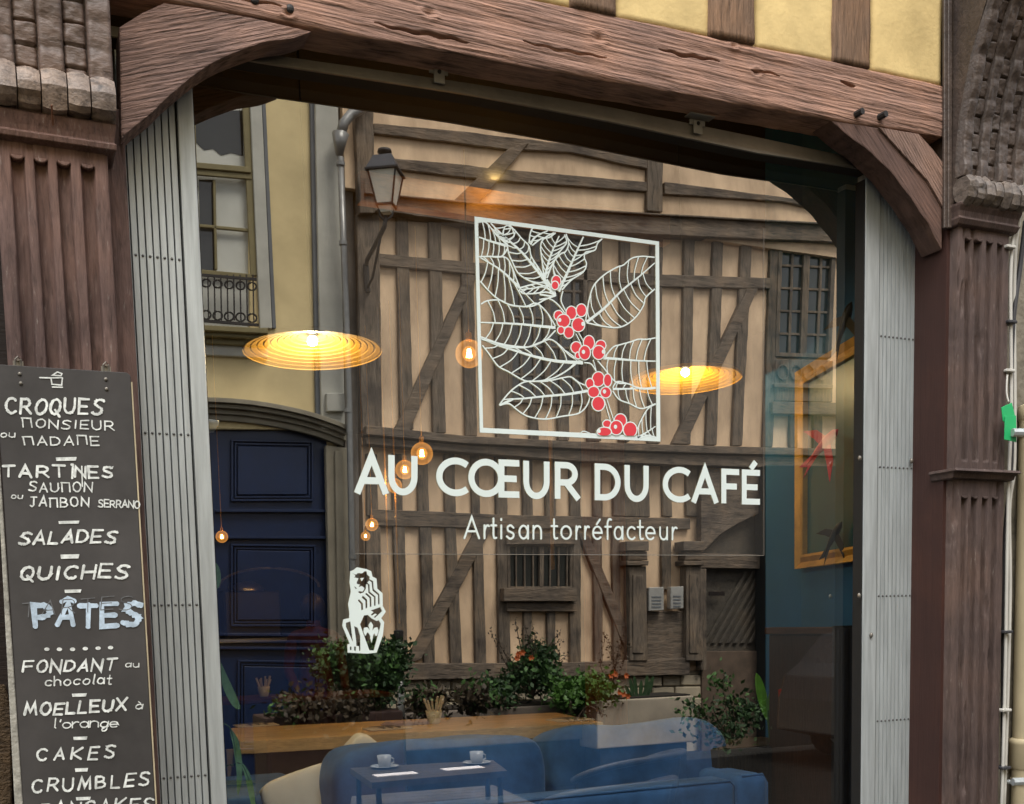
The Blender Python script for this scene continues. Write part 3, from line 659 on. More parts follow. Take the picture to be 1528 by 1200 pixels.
for ch, xa, xb in [('A', 692, 716), ('r', 722, 730.5), ('t', 732, 742), ('i', 745, 751), ('s', 755, 768), ('a', 774, 789), ('n', 795, 808.5), ('t', 822, 833), ('o', 836.5, 853), ('r', 859, 867), ('r', 872, 880), ('\u00e9', 884, 899), ('f', 902, 913), ('a', 916, 930), ('c', 935, 949), ('t', 950.5, 961), ('e', 963, 978), ('u', 984, 996.5), ('r', 1002.5, 1011)]:
    D_ = Decal(GY)
    for st in GL[ch]: D_.stroke([(lerp(xa + 1, xb - 1, u), sb_(lerp(xa, xb, u)) - 1 - (sh_(xa) - 2) * v) for u, v in st], 0.0062, True)
    D_.obj('letter', m_white, sub)

# --- coffee plant square ----------------------------------------------
sq = thing('coffee_plant_decal', 'square white line drawing of coffee leaves with red berry clusters on the glass', 'window decal', PY(850, 660, GY))
c3 = lambda p: (680 + p[0] / 3.158, 300 + p[1] / 3.158)
FR = Decal(GY)
fo = [(708, 323), (983.5, 360.5), (985.5, 659), (716, 645.5)]
fi = [(713.5, 330), (978, 365.5), (979.5, 651.5), (721, 638.5)]
for i in range(4):
    j = (i + 1) % 4; FR.V += [tuple(PY(*fo[i], GY)), tuple(PY(*fo[j], GY)), tuple(PY(*fi[j], GY)), tuple(PY(*fi[i], GY))]; FR.F.append((4*i+3, 4*i+2, 4*i+1, 4*i))
FR.obj('square_border', m_white, sq)
def resample(p, n):
    p = smoothpts(p, 6); P = np.array(p); d = np.r_[0, np.cumsum(np.linalg.norm(np.diff(P, axis=0), axis=1))]; t = np.linspace(0, d[-1], n)
    return [(np.interp(v, d, P[:, 0]), np.interp(v, d, P[:, 1])) for v in t]
def leaf(rib, top, bot, n, wr=0.0062, lead=0.13, wv=0.0036):
    R = resample(rib, 41); D_ = Decal(GY)
    P = [PY(*c3(p), GY) for p in R]
    # tapering midrib
    V, F = ribbon([(p[0], p[2]) for p in P], wr)
    for i in range(len(V) // 2):
        t = i / (len(V) // 2 - 1); c = (V[2*i] + V[2*i+1]) / 2; k = 1.35 - 0.8 * t; V[2*i] = c + (V[2*i] - c) * k; V[2*i+1] = c + (V[2*i+1] - c) * k
    D_.V += [(v[0], GY, v[1]) for v in V]; D_.F += [f[::-1] for f in F]; D_.k = 1
    for side, o_ in enumerate((top, bot)):
        if not o_: continue
        O = resample(o_, 61); D_.stroke([c3(p) for p in O], wv * 1.15)
        for i in range(n):
            a = (i + 0.35 + 0.3 * side) / n * 0.86 + 0.02; b = min(0.985, a + lead)
            p = np.array(R[int(a * 40)]); q = np.array(O[int(b * 60)]); m_ = (p + q) / 2; tn = np.array(R[min(40, int(a * 40) + 4)]) - p
            c = m_ + tn * -0.22
            D_.stroke([c3(x) for x in smoothpts([tuple(p), tuple(c), tuple(q)], 5)], wv * 0.9)
    D_.obj('leaf', m_white, sq)
leaf([(248, 212), (200, 200), (150, 185), (104, 168)], [(245, 205), (205, 172), (172, 135), (140, 100), (104, 100)], [(246, 222), (215, 262), (162, 262), (110, 263)], 5)
leaf([(440, 402), (370, 310), (310, 240), (255, 190), (200, 140), (165, 105)], [(440, 398), (400, 330), (357, 262), (345, 212), (312, 178), (272, 132), (245, 115)], [(432, 404), (370, 385), (322, 362), (290, 335), (268, 290), (250, 250), (238, 205), (195, 165), (160, 120)], 10, wr=0.0075)
leaf([(302, 410), (262, 370), (205, 320), (115, 266)], [(300, 400), (285, 365), (265, 312), (238, 268), (180, 262), (115, 262)], [(470, 447), (420, 465), (362, 495), (290, 495), (232, 480), (172, 440), (115, 378)], 7, lead=0.16)
leaf([(468, 442), (420, 405), (360, 412), (298, 418)], [(465, 435), (440, 395), (400, 385), (355, 395), (300, 410)], [(468, 446), (430, 430), (370, 436), (320, 436), (298, 420)], 5, wr=0.005)
leaf([(420, 362), (436, 295), (458, 230), (488, 165)], [(416, 362), (408, 290), (400, 215), (415, 178), (462, 150)], [(430, 364), (455, 300), (490, 240), (522, 195), (512, 158)], 8)
leaf([(485, 425), (520, 352), (555, 272), (602, 168)], [(474, 400), (460, 300), (492, 252), (518, 238), (532, 200), (520, 155)], [(500, 420), (545, 372), (600, 335), (616, 298), (606, 268), (612, 242), (655, 232), (668, 200), (690, 178)], 9, wr=0.0075)
leaf([(615, 572), (700, 505), (780, 425), (860, 360), (938, 292)], [(612, 568), (628, 470), (650, 400), (700, 348), (760, 312), (790, 302), (830, 270), (880, 261), (938, 266)], [(618, 574), (680, 588), (750, 597), (800, 585), (850, 545), (885, 492), (895, 455), (938, 415)], 9)
leaf([(470, 597), (400, 590), (300, 580), (200, 575), (116, 572)], [(470, 590), (430, 525), (380, 482), (330, 497), (260, 492), (210, 468), (150, 470), (120, 486)], [(470, 610), (430, 650), (385, 672), (330, 690), (250, 688), (185, 668), (122, 652)], 7)
leaf([(600, 762), (480, 755), (380, 735), (280, 705), (200, 680), (118, 648)], [(590, 755), (540, 730), (490, 680), (445, 652), (400, 668), (340, 688), (220, 675), (118, 640)], [(566, 768), (500, 815), (440, 840), (372, 850), (320, 845), (250, 805), (200, 778), (158, 722), (125, 680)], 8, wr=0.0075)
leaf([(622, 895), (530, 910), (420, 920), (330, 930), (262, 936), (205, 962)], [(620, 872), (580, 855), (545, 830), (510, 832), (420, 850), (340, 850), (300, 865), (250, 905), (205, 962)], [(635, 908), (620, 960), (580, 1000), (500, 1015), (420, 1028), (340, 1015), (290, 985), (250, 955), (206, 964)], 8)
leaf([(695, 740), (770, 745), (850, 752), (943, 755)], [(700, 738), (740, 690), (772, 678), (820, 665), (860, 652), (900, 652), (942, 645)], [(668, 752), (700, 790), (735, 835), (765, 858), (815, 862), (870, 885), (942, 884)], 6)
leaf([(740, 886), (820, 885), (942, 881)], [(740, 880), (760, 852), (800, 858), (870, 882), (942, 878)], [(740, 895), (770, 935), (820, 955), (860, 975), (890, 976), (942, 955)], 5, wr=0.005)
leaf([(857, 1115), (900, 1090), (942, 1062)], [(850, 1092), (870, 1040), (905, 980), (942, 957)], [(868, 1118), (905, 1104), (942, 1116)], 4, wr=0.005)
leaf([(250, 190), (225, 160), (230, 125), (250, 112)], [(250, 185), (275, 165), (268, 135), (255, 112)], [(245, 192), (205, 168), (180, 120)], 3, wr=0.005)
leaf([(352, 205), (370, 175), (400, 155), (435, 140)], [(345, 200), (352, 150), (362, 128)], [(360, 210), (400, 180), (440, 172), (470, 150)], 3, wr=0.005)
ST = Decal(GY)
for s_, w_ in [([(395, 465), (440, 460), (482, 488), (515, 530)], 0.004), ([(505, 425), (497, 470), (520, 520)], 0.004), ([(440, 400), (470, 448)], 0.006), ([(566, 625), (590, 672)], 0.003), ([(578, 618), (606, 668)], 0.003), ([(648, 748), (662, 800)], 0.003), ([(605, 762), (638, 768), (662, 803)], 0.004), ([(700, 935), (730, 1040)], 0.003), ([(712, 932), (745, 1035)], 0.003), ([(585, 1098), (600, 1085), (625, 1092), (650, 1105)], 0.003), ([(430, 370), (470, 445), (395, 440)], 0.005)]:
    ST.stroke([c3(p) for p in smoothpts(s_, 5)], w_)
ST.obj('stem', m_white, sq)
berries = [(485, 540, 20, 22), (545, 527, 23, 29), (592, 515, 22, 28), (508, 565, 29, 29), (578, 583, 28, 31), (533, 620, 21, 25), (496, 609, 14, 16),
           (568, 690, 23, 25), (577, 728, 12, 14), (628, 668, 24, 32), (684, 680, 22, 22), (608, 715, 25, 32), (674, 714, 27, 31),
           (672, 840, 27, 33), (716, 845, 17, 28), (632, 860, 17, 22), (650, 900, 25, 24), (707, 902, 23, 24), (672, 955, 28, 32),
           (713, 1050, 18, 16), (776, 1035, 27, 30), (757, 1068, 28, 32), (822, 1078, 30, 34), (700, 1088, 32, 20), (474, 378, 20, 25), (468, 398, 15, 18)]
for i, (x, y, rx, ry) in enumerate(berries):
    D_ = Decal(GY - 0.0012 - i * 0.00006); cut = lambda pts: [(px_, min(py__, 650 + (px_ - 900) * 0.005)) for px_, py__ in pts]
    o = D_.poly(cut([c3(p) for p in EL(x, y, rx + 5, ry + 5, 0, 342, 19)])[::1]).obj('berry', m_white, sq)
    D_ = Decal(GY - 0.0012 - i * 0.00006 - 0.00003); D_.poly(cut([c3(p) for p in EL(x, y, rx, ry, 0, 342, 19)])).obj('red_fill', m_red, o)
    if (x, y) in [(608, 715), (707, 902), (508, 565), (578, 583), (674, 714), (757, 1068), (700, 1088)]:
        ox = {508: -18, 578: 22, 674: 22, 757: -4, 700: -24}.get(x, -6); D_ = Decal(GY - 0.0012 - i * 0.00006 - 0.000045)
        D_.poly([c3(p) for p in EL(x + ox, y - 4, 8, 10, 0, 330, 11)]).obj('highlight', m_white, o)

# --- lion ----------------------------------------------------------------
def fill2d(name, loops, Y, mat, parent=None, **kw):
    cu = bpy.data.curves.new(name, 'CURVE'); cu.dimensions = '2D'; cu.fill_mode = 'BOTH'
    for lp in loops:
        sp = cu.splines.new('POLY'); sp.points.add(len(lp) - 1); sp.use_cyclic_u = True
        for k, (a, b) in enumerate(lp): q = PY(a, b, Y); sp.points[k].co = (q[0], q[2], 0, 1)
    o = bpy.data.objects.new('tmp', cu); COL.objects.link(o); dg = bpy.context.evaluated_depsgraph_get(); me = o.evaluated_get(dg).to_mesh()
    V = [(v.co.x, Y, v.co.y) for v in me.vertices]; F = [tuple(p.vertices) for p in me.polygons]
    o.evaluated_get(dg).to_mesh_clear(); bpy.data.objects.remove(o); bpy.data.curves.remove(cu)
    return mesh(name, V, F, mat, parent, **kw)
c8 = lambda L_: [(500 + a / 8.0, 835 + b / 8.0) for a, b in L_]
lion_o = c8([(262,92),(375,115),(432,140),(447,205),(495,228),(505,350),(567,402),(570,555),(606,622),(552,700),(586,748),(572,900),(497,1112),(380,1125),(150,1112),(146,1012),(175,1005),(85,790),(98,716),(168,700),(170,640),(155,530),(188,385),(172,270),(182,140),(215,128)])
holes = [c8(h) for h in [
    [(202,165),(255,180),(270,162),(325,165),(350,142),(378,142),(382,178),(412,205),(410,235),(455,258),(462,355),(528,412),(532,535),(514,535),(512,425),(447,372),(436,272),(408,250),(398,262),(385,275),(412,300),(414,385),(482,440),(484,550),(466,552),(464,450),(398,398),(392,300),(372,292),(368,350),(340,392),(300,408),(270,385),(300,378),(325,385),(345,360),(352,340),(318,316),(280,330),(290,310),(300,300),(262,290),(258,275),(280,225),(222,212),(240,205),(240,185)],
    [(375,398),(432,450),(434,560),(415,568),(412,460),(360,412)],
    [(332,432),(382,478),(384,578),(364,585),(362,490),(318,455)],
    [(285,472),(332,525),(334,598),(312,605),(310,535),(272,490)],
    [(425,608),(540,568),(562,615),(480,695),(460,690),(500,655),(478,645),(440,672),(428,655),(460,628)],
    [(345,668),(392,662),(440,705),(500,735),(520,722),(545,765),(540,800),(462,1085),(410,1085),(298,775)],
    [(130,755),(182,740),(212,985),(130,800)],
    [(228,795),(270,815),(300,915),(302,1088),(288,1090),(285,1035),(255,1030),(250,950)],
    [(178,1040),(196,1040),(196,1080),(178,1080)],[(228,1040),(248,1040),(248,1088),(228,1088)],
    [(232,320),(262,345),(248,352),(236,340)]]]
lion = thing('lion_decal', 'white sticker of a seated lion with a fleur de lis shield, low on the glass', 'window decal', PY(545, 975, GY))
fill2d('lion_figure', [lion_o] + holes, GY - 0.0005, m_white, lion)
fill2d('fleur_de_lis', [c8([(428,742),(455,785),(445,850),(470,815),(505,808),(520,850),(500,912),(478,908),(470,880),(450,915),(452,935),(435,998),(420,940),(420,915),(402,880),(385,870),(362,915),(338,862),(345,815),(385,808),(415,845),(398,785)])], GY - 0.0006, m_white, lion)
fill2d('brow', [c8([(300,222),(345,218),(318,262)])], GY - 0.0006, m_white, lion)

# ------------------------------------------------------------------ chalkboard
BY = -0.075
board = thing('chalkboard', 'tall dark chalkboard menu hand lettered in white, hung on the left pilaster', 'menu board', PY(120, 1190, BY))
pts = [(-7, 543.5), (190, 556), (195, 561), (237, 1290), (40, 1290)]
px_slab('panel', pts, BY, BY + 0.012, m_slate, board, bevel=0.0015)
px_slab('worn_edge', [(-1, 678), (7, 801), (33, 1182), (41, 1290), (27, 1290), (21, 1182), (1, 801), (-7, 678)], BY - 0.002, BY + 0.020, m_boardedge, board, bevel=0.002)
edge_m = plain('bare_edge', (0.42, 0.36, 0.24), rough=0.9, var=0.3, bump=0.3)
px_slab('bare_edge', [(195.5, 570), (197.5, 570), (239.5, 1290), (237.5, 1290)], BY - 0.001, BY + 0.013, edge_m, board, bevel=0)
WY = BY - 0.0016
def word(txt, x0, y0, x1, y1, h, wpx, mat=m_chalk, slant=0.12, gap=0.42, jit=0.22, seed=1, script=False):
    random.seed(seed * 77 + len(txt)); ppm = 640.0
    wd = {'I': 0.25, 'i': 0.3, 'l': 0.35, "'": 0.3, ' ': 0.6, 'M': 1.15, '#': 1.0, 't': 0.65, 'r': 0.7, 'f': 0.6, 'J': 0.8, 'E': 0.85, 'L': 0.8}
    tot = sum(wd.get(c, 0.95) for c in txt) + gap * (len(txt) - 1); k = (x1 - x0) / tot; x = x0; D_ = Decal(WY)
    for c in txt:
        ww = wd.get(c, 0.95) * k
        if c != ' ':
            jy = (random.random() - 0.5) * h * 0.16; js = 1 + (random.random() - 0.5) * 0.14; ja = slant + (random.random() - 0.5) * 0.2
            for st in GL[c]:
                q = []
                for (u, v) in st:
                    X_ = x + ww * u + ja * v * h + (random.random() - 0.5) * jit * wpx; Yb = lerp(y0, y1, (X_ - x0) / (x1 - x0))
                    q.append((X_, Yb - h * v * js + jy + (random.random() - 0.5) * jit * wpx))
                D_.stroke(q, wpx * 0.84 / ppm, True, 0.45)
        x += ww + gap * k
    D_.obj('lettering', mat, board)
T1 = lambda x, y: (x / 5, 540 + y / 5)
word('CROQUES', 9, 615.5, 152, 618, 21, 4.2, seed=1)
word('#ONSIEUR', 34, 638, 170, 641.5, 12.5, 2.4, seed=2, slant=0)
word('ou', 1, 652, 22, 652.5, 9.5, 2.0, seed=3); word('#ADA#E', 36, 664.5, 148, 664, 12.5, 2.4, seed=4, slant=0)
word('TARTI', 4, 711, 110, 712.5, 17, 4.0, seed=5, slant=0); word('NES', 112, 712.5, 168, 713.5, 16, 4.0, seed=6, slant=0)
Decal(WY - 0.0006).stroke([(122, 696), (122.5, 712), (123, 726)], 0.003, True).stroke([(107, 693.5), (108.5, 693.5)], 0.006, True).obj('lettering', m_chalk, board)
word('SAU#ON', 43, 733, 137, 734, 13, 2.5, seed=7, slant=0); word('ou', 17, 744, 33, 744, 8, 1.8, seed=8)
word('JA#BON', 45, 756, 132, 756, 13, 2.5, seed=9, slant=0); word('SERRANO', 147, 757, 208, 758, 10.5, 2.2, seed=10, slant=0, gap=0.25)
word('SALADES', 28, 811, 172, 810, 17, 4.2, seed=11, slant=0.25); word('QUICHES', 30, 864, 190, 862, 18.5, 4.6, seed=12, slant=0.22)
word('P\u00c2TES', 52, 936, 208, 932, 33, 8.8, mat=m_chalkb, seed=13, slant=0.06, gap=0.35)
word('TARTES', 32, 921, 198, 908, 20, 1.6, mat=m_smudge, seed=14, slant=0.1)
word('du jour', 40, 938, 156, 936, 11, 1.5, mat=m_smudge, seed=15) if 'j' in GL else None
D_ = Decal(WY)
for x, y in [(70, 969), (88.6, 969), (108.3, 969), (127.3, 968), (146.4, 967.4), (165, 966.5)]: Decal(WY).poly(EL(x, y, 4.0, 2.7, 180, 522, 12)).obj('chalk_dot', m_chalk, board)
word('FONDANT', 34, 1004, 171, 999, 16, 3.7, seed=16, slant=0.22); word('au', 187, 996, 207, 995.5, 9.5, 1.9, seed=17)
word('chocolat', 67, 1024, 166, 1020.5, 13.5, 2.4, seed=18, slant=0.1)
word('MOELLEUX', 37, 1068, 187, 1061, 17, 4.4, seed=19, slant=0.1); word('\u00e0', 202, 1058.5, 212, 1058, 11, 2.0, seed=20)
word("l'orange", 80, 1087, 176, 1084, 14, 2.3, seed=21, slant=0.1, gap=0.2)
word('CAKES', 55, 1134, 170, 1131, 17, 3.8, seed=22, slant=0.15, gap=0.75); word('CRUMBLES', 48, 1183, 222, 1171, 17.5, 3.8, seed=23, slant=0.15, gap=0.55)
word('PANCAKES', 60, 1218, 228, 1209, 18, 3.8, seed=24, slant=0.1, gap=0.5)
D_ = Decal(WY)
for x0, y0, x1, y1 in [(84, 682, 114, 688), (88, 777, 118, 782), (91, 827, 118, 834), (97, 879.5, 121, 885), (108, 1034.5, 129, 1040), (110, 1099, 130, 1104.5), (112.5, 1146, 131, 1152), (114, 1189, 135, 1194.5)]:
    Decal(WY).poly([(x0, y1), (x1 - 0.7, y1 - 0.6), (x1 + 0.5, y0), (x0 - 0.8, y0 + 0.7)]).obj('chalk_dash', m_chalk, board)
D_ = Decal(WY)
for s_ in [[(297, 118), (380, 120), (462, 118)], [(380, 120), (388, 168), (460, 174), (466, 120)], [(392, 188), (466, 190)], [(392, 100), (428, 76), (462, 88), (456, 104), (392, 100)]]:
    D_.stroke([T1(*p) for p in s_], 0.0030, True, 0.2)
D_.obj('lettering', m_chalk, board, label='chalk sketch of a small saucepan')
for (x, y) in [(29.5, 558), (31, 572), (158, 566), (159, 580.5)]:
    MB().sphere(PY(x, y, BY - 0.001), 0.0045, 10, 6, (1, 0.6, 1)).obj('screw', m_rail, board, smooth=True)
for (x, y) in [(27, 541), (158, 549)]:
    p = PY(x, y, BY + 0.004); q = MB(); q.tube([p + np.array([-0.006, 0, -0.012]), p + np.array([-0.006, -0.004, 0.006]), p + np.array([0, -0.006, 0.012]), p + np.array([0.006, -0.004, 0.006]), p + np.array([0.006, 0, -0.012])], 0.0022, 6); q.box(p + np.array([-0.011, -0.002, -0.010]), p + np.array([0.011, 0.002, 0.003])); q.tube([p + np.array([0, -0.01, 0.004]), p + np.array([0, 0.03, 0.006])], 0.0028, 6)
    q.obj('hook', m_rail, board)

# nail over the pilaster
p = PY(78, 168, -0.075); MB().tube([PY(79, 187, -0.085), PY(77, 157, -0.115)], 0.0022, 6).obj('rusty_nail', plain('rust', (0.20, 0.09, 0.05), metal=0.4), pl)

# ------------------------------------------------------------------ cables, downpipe, tags
def cable(label, pts, r, mat, grp=None):
    P = [PY(x, y, Y) for x, y, Y in smoothpts(pts, 6)]
    o = MB().tube(P, r, 8).obj('cable', mat, None, smooth=True); o['label'] = label; o['category'] = 'cable'
    return o
cable('thin white cable running down nearest the right pilaster', [(1513, 345, -0.03), (1508, 420, -0.03), (1509, 600, -0.03), (1504, 760, -0.03), (1500, 1000, -0.03), (1494, 1230, -0.03)], 0.006, m_cablew)
cable('white cable curving down from the right corbel', [(1526, 300, -0.06), (1516, 360, -0.03), (1513, 450, -0.01), (1514, 600, -0.02), (1513, 700, -0.02), (1506, 760, -0.02), (1507, 880, -0.02), (1503, 1050, -0.02), (1497, 1230, -0.02)], 0.007, m_cablew)
cable('black cable beside the right pilaster', [(1530, 330, -0.03), (1522, 400, -0.015), (1512, 480, -0.015), (1509, 570, -0.015), (1510, 700, -0.015), (1500, 800, -0.01), (1497, 1010, -0.01), (1496, 1240, -0.01)], 0.008, m_cablek)
cable('thin white loop of cable by the green tags', [(1503, 560, -0.05), (1502, 585, -0.06), (1505, 600, -0.07)], 0.003, m_cablew)
for k, (x, y) in enumerate([(1509, 368), (1511, 480), (1508, 553), (1505, 943), (1503, 1060), (1502, 1146)]):
    p = PY(x, y, -0.045); o = MB().box(p + np.array([-0.022, -0.004, -0.005]), p + np.array([0.02, 0.05, 0.005])).obj('cable_clip', m_cablek if k % 2 else m_cablew, None, bevel=0.002)
    o['category'] = 'clip'; o['group'] = 'clips holding the cables by the right pilaster'; o['label'] = ['topmost clip on the cables, just under the right capital', 'dark clip on the cables level with the upper rivet row', 'pale clip on the cables above the green tags', 'dark clip on the cables level with the lock of the grille', 'pale clip on the cables above the pipe collar', 'lowest dark clip on the cables, below the pipe collar'][k]
for i, (pp, lab) in enumerate([([(1494.5, 608), (1510, 601), (1515, 621), (1503, 633), (1497, 628)], 'bright green plastic tag tilted behind the lower one, hanging from the cables'), ([(1500, 621), (1516.5, 620), (1517, 660), (1499, 656)], 'bright green rectangular plastic tag in front, hanging from the cables')]):
    o = px_slab('plastic_tag', pp, -0.075 - 0.006 * i, -0.072 - 0.006 * i, m_green, None, bevel=0.0006); o['label'] = lab; o['category'] = 'tag'
dp = thing('downpipe', 'cream painted downpipe at the right edge with a collar and a steel clamp', 'drainpipe', PY(1545, 1200, -0.03))
px_ = PY(1541, 900, -0.03)[0]; R_ = PY(1541, 900, -0.03)[0] - PY(1518.5, 900, -0.03)[0]; R_ *= 0.78
MB().lathe((px_, -0.03, 0), [(R_, 0.0), (R_, PY(1520, 607, -0.03)[2])], 24).obj('pipe', m_pipe, dp, smooth=True)
zc = PY(1520, 602, -0.03)[2]; MB().lathe((px_, -0.03, 0), [(R_, zc - 0.055), (R_ * 1.06, zc - 0.05), (R_ * 1.08, zc - 0.005), (R_ * 1.0, zc), (R_*0.6, zc)], 24).obj('collar', m_pipe, dp, smooth=True)
zc = PY(1515, 1150, -0.03)[2]; MB().lathe((px_, -0.03, 0), [(R_, zc - 0.0), (R_ * 1.13, zc + 0.01), (R_ * 1.16, zc + 0.09), (R_ * 1.2, zc + 0.095), (R_ * 1.2, zc + 0.11), (R_, zc + 0.115)], 24).obj('collar', m_pipe, dp, smooth=True)
for y in (645, 1167):
    zc = PY(1517, y, -0.03)[2]; MB().lathe((px_, -0.03, 0), [(R_ * 1.02, zc - 0.012), (R_ * 1.07, zc - 0.01), (R_ * 1.07, zc + 0.01), (R_ * 1.02, zc + 0.012)], 24).obj('clamp', m_pipe, dp)
    p = PY(1518, y, -0.1); MB().tube([p + np.array([-0.012, 0.01, 0]), p + np.array([0.03, -0.0, 0])], 0.014, 8).obj('clamp_bolt', m_grille, dp)
    MB().tube([PY(1502, y, -0.0), PY(1516, y, -0.03)], 0.008, 8).obj('clamp_arm', m_grille, dp)

# ================================================================== THE CAFE ROOM
def PD(px, py, depth): return CAM + ray(px, py) * depth
FZ = 0.22
m_navy = plain('navy_wall', (0.005, 0.020, 0.070), rough=0.55, var=0.2, nscale=3, bump=0.05)
m_teal = plain('teal_wall', (0.005, 0.095, 0.25), rough=0.75, var=0.12, nscale=3, bump=0.05)
m_ceil = plain('dark_ceiling', (0.016, 0.014, 0.012), rough=0.8, var=0.2)
m_floor = wood('cafe_floor', (0.07, 0.045, 0.03), grain=(8, 1, 4), bump=0.3, contrast=0.3, rough=0.5)
m_oak = wood('light_oak', (0.66, 0.50, 0.31), grain=(1.2, 8, 8), bump=0.2, dist=0.003, contrast=0.22, dirt=0.2, freq=5, rough=0.45)
m_blk = plain('black_paint', (0.012, 0.012, 0.013), rough=0.5, var=0.2, bump=0.05)
m_velvet = plain('blue_velvet', (0.046, 0.125, 0.29), rough=0.85, var=0.35, nscale=7, bump=0.35, bdist=0.006, bscale=9, spec=0.2)
_b = m_velvet.node_tree.nodes['Principled BSDF']; _b.inputs['Sheen Weight'].default_value = 0.45; _b.inputs['Sheen Roughness'].default_value = 0.4; _b.inputs['Sheen Tint'].default_value = (0.45, 0.62, 0.9, 1)
m_seam = plain('velvet_piping', (0.02, 0.05, 0.12), rough=0.8, bump=0)
m_lin = plain('cream_linen', (0.86, 0.83, 0.76), rough=0.95, var=0.08, bump=0.3, bscale=12, bdist=0.01)
m_gold = plain('gilt_wood', (0.60, 0.34, 0.07), rough=0.4, metal=0.3, var=0.25, nscale=14, bump=0.25, stretch=(1, 1, 1))
m_brass2 = plain('spun_brass_pale', (0.50, 0.25, 0.0005), rough=0.6, metal=0.1, var=0.05, bump=0)
m_brass = plain('spun_brass', (0.115, 0.058, 0.0002), rough=0.6, metal=0.1, var=0.05, bump=0)
m_ceram = plain('white_china', (0.72, 0.72, 0.70), rough=0.25, var=0.03, bump=0)
m_paper = plain('paper', (0.70, 0.66, 0.66), rough=0.9, var=0.05, bump=0)
m_steel = plain('steel', (0.5, 0.5, 0.5), rough=0.3, metal=0.9, var=0.1, bump=0)
m_bulb = emis('bulb_filament', (1.0, 0.62, 0.22, 1), 60)
m_bulb2 = emis('lamp_bulb', (1.0, 0.80, 0.45, 1), 40)

YB = 9.5; XS = 3.22; XW = -2.6; ZC = 3.75
def quad(name, pts, mat, **kw): return MB().add(pts, [(0, 1, 2, 3)]).obj(name, mat, **kw)
MB().box((XW, 0.35, FZ - 0.1), (XS + 2.2, YB, FZ)).obj('cafe_floor', m_floor, kind='structure')
MB().box((XW, 0.345, ZC), (XS + 2.2, YB, ZC + 0.1)).obj('ceiling', m_ceil, kind='structure')
MB().box((XW, YB, FZ), (XS + 2.2, YB + 0.1, ZC)).obj('back_wall', m_navy, kind='structure')
MB().box((XW - 0.1, 0.345, FZ), (XW, YB, ZC)).obj('left_wall', m_navy, kind='structure')
MB().box((XS, 0.345, FZ), (XS + 0.1, 1.30, ZC)).obj('right_wall', m_teal, kind='structure')
MB().box((XS + 0.101, 1.20, FZ), (XS + 2.2, 1.30, ZC)).obj('alcove_wall', m_navy, kind='structure')
MB().box((XS + 2.2, 1.2, FZ), (XS + 2.3, YB, ZC)).obj('far_right_wall', m_navy, kind='structure')
MB().box((XS + 0.02, 0.30, 0), (XS + 0.1, 0.345, ZC)).obj('right_wall_return', m_teal, kind='structure')
MB().box((gx0 - 0.1, G + 0.02, 0.0), (gx1 + 0.3, 0.36, 0.14)).obj('window_sill', m_blk, kind='structure')
MB().box((0.25, 0.285, 3.30), (XS + 0.1, 0.36, 4.2)).obj('inner_lintel', m_ceil, kind='structure')
MB().box((XW, 0.305, 0), (0.27, 0.345, ZC)).obj('inner_wall', m_navy, kind='structure')
MB().box((gx1 + 0.03, 0.305, 0), (XS + 0.02, 0.345, ZC)).obj('inner_wall_right', m_teal, kind='structure')
MB().box((XW - 0.1, 0.3, ZC + 0.1), (XS + 2.3, YB, ZC + 0.15)).obj('upper_floor', m_ceil, kind='structure')

# warm lit timber bulkhead across the room
bk = [PY(640, 120, 2.4), PY(1130, 150, 2.4), PY(1130, 370, 2.4), PY(640, 330, 2.4)]
zbk = PY(740, 327, 2.4)[2]
bh = MB().box((PY(540, 327, 2.4)[0], 2.4, zbk), (PY(1000, 327, 2.4)[0], 2.47, ZC)).obj('ceiling_box', wood('bulkhead_oak', (0.40, 0.20, 0.06), grain=(1, 6, 5), bump=0.3, contrast=0.25), None)
bh['category'] = 'bulkhead'; bh['label'] = 'warm lit timber box hanging from the ceiling, glowing orange above the coffee plant decal'
upl = thing('wall_uplight', 'small brass uplight washing the ceiling box orange', 'lamp', PY(738, 322, 2.32))
MB().lathe(tuple(PY(738, 330, 2.30)), [(0.012, -0.05), (0.03, -0.045), (0.035, 0.0), (0.03, 0.0), (0.0, -0.03)], 16).obj('lamp_cup', m_gold, upl)
ld = bpy.data.lights.new('uplight_lamp', 'POINT'); ld.energy = 1.35; ld.color = (1, 0.62, 0.20); ld.shadow_soft_size = 0.04
lo = bpy.data.objects.new('uplight_lamp', ld); COL.objects.link(lo); lo.location = tuple(PY(738, 268, 2.27))

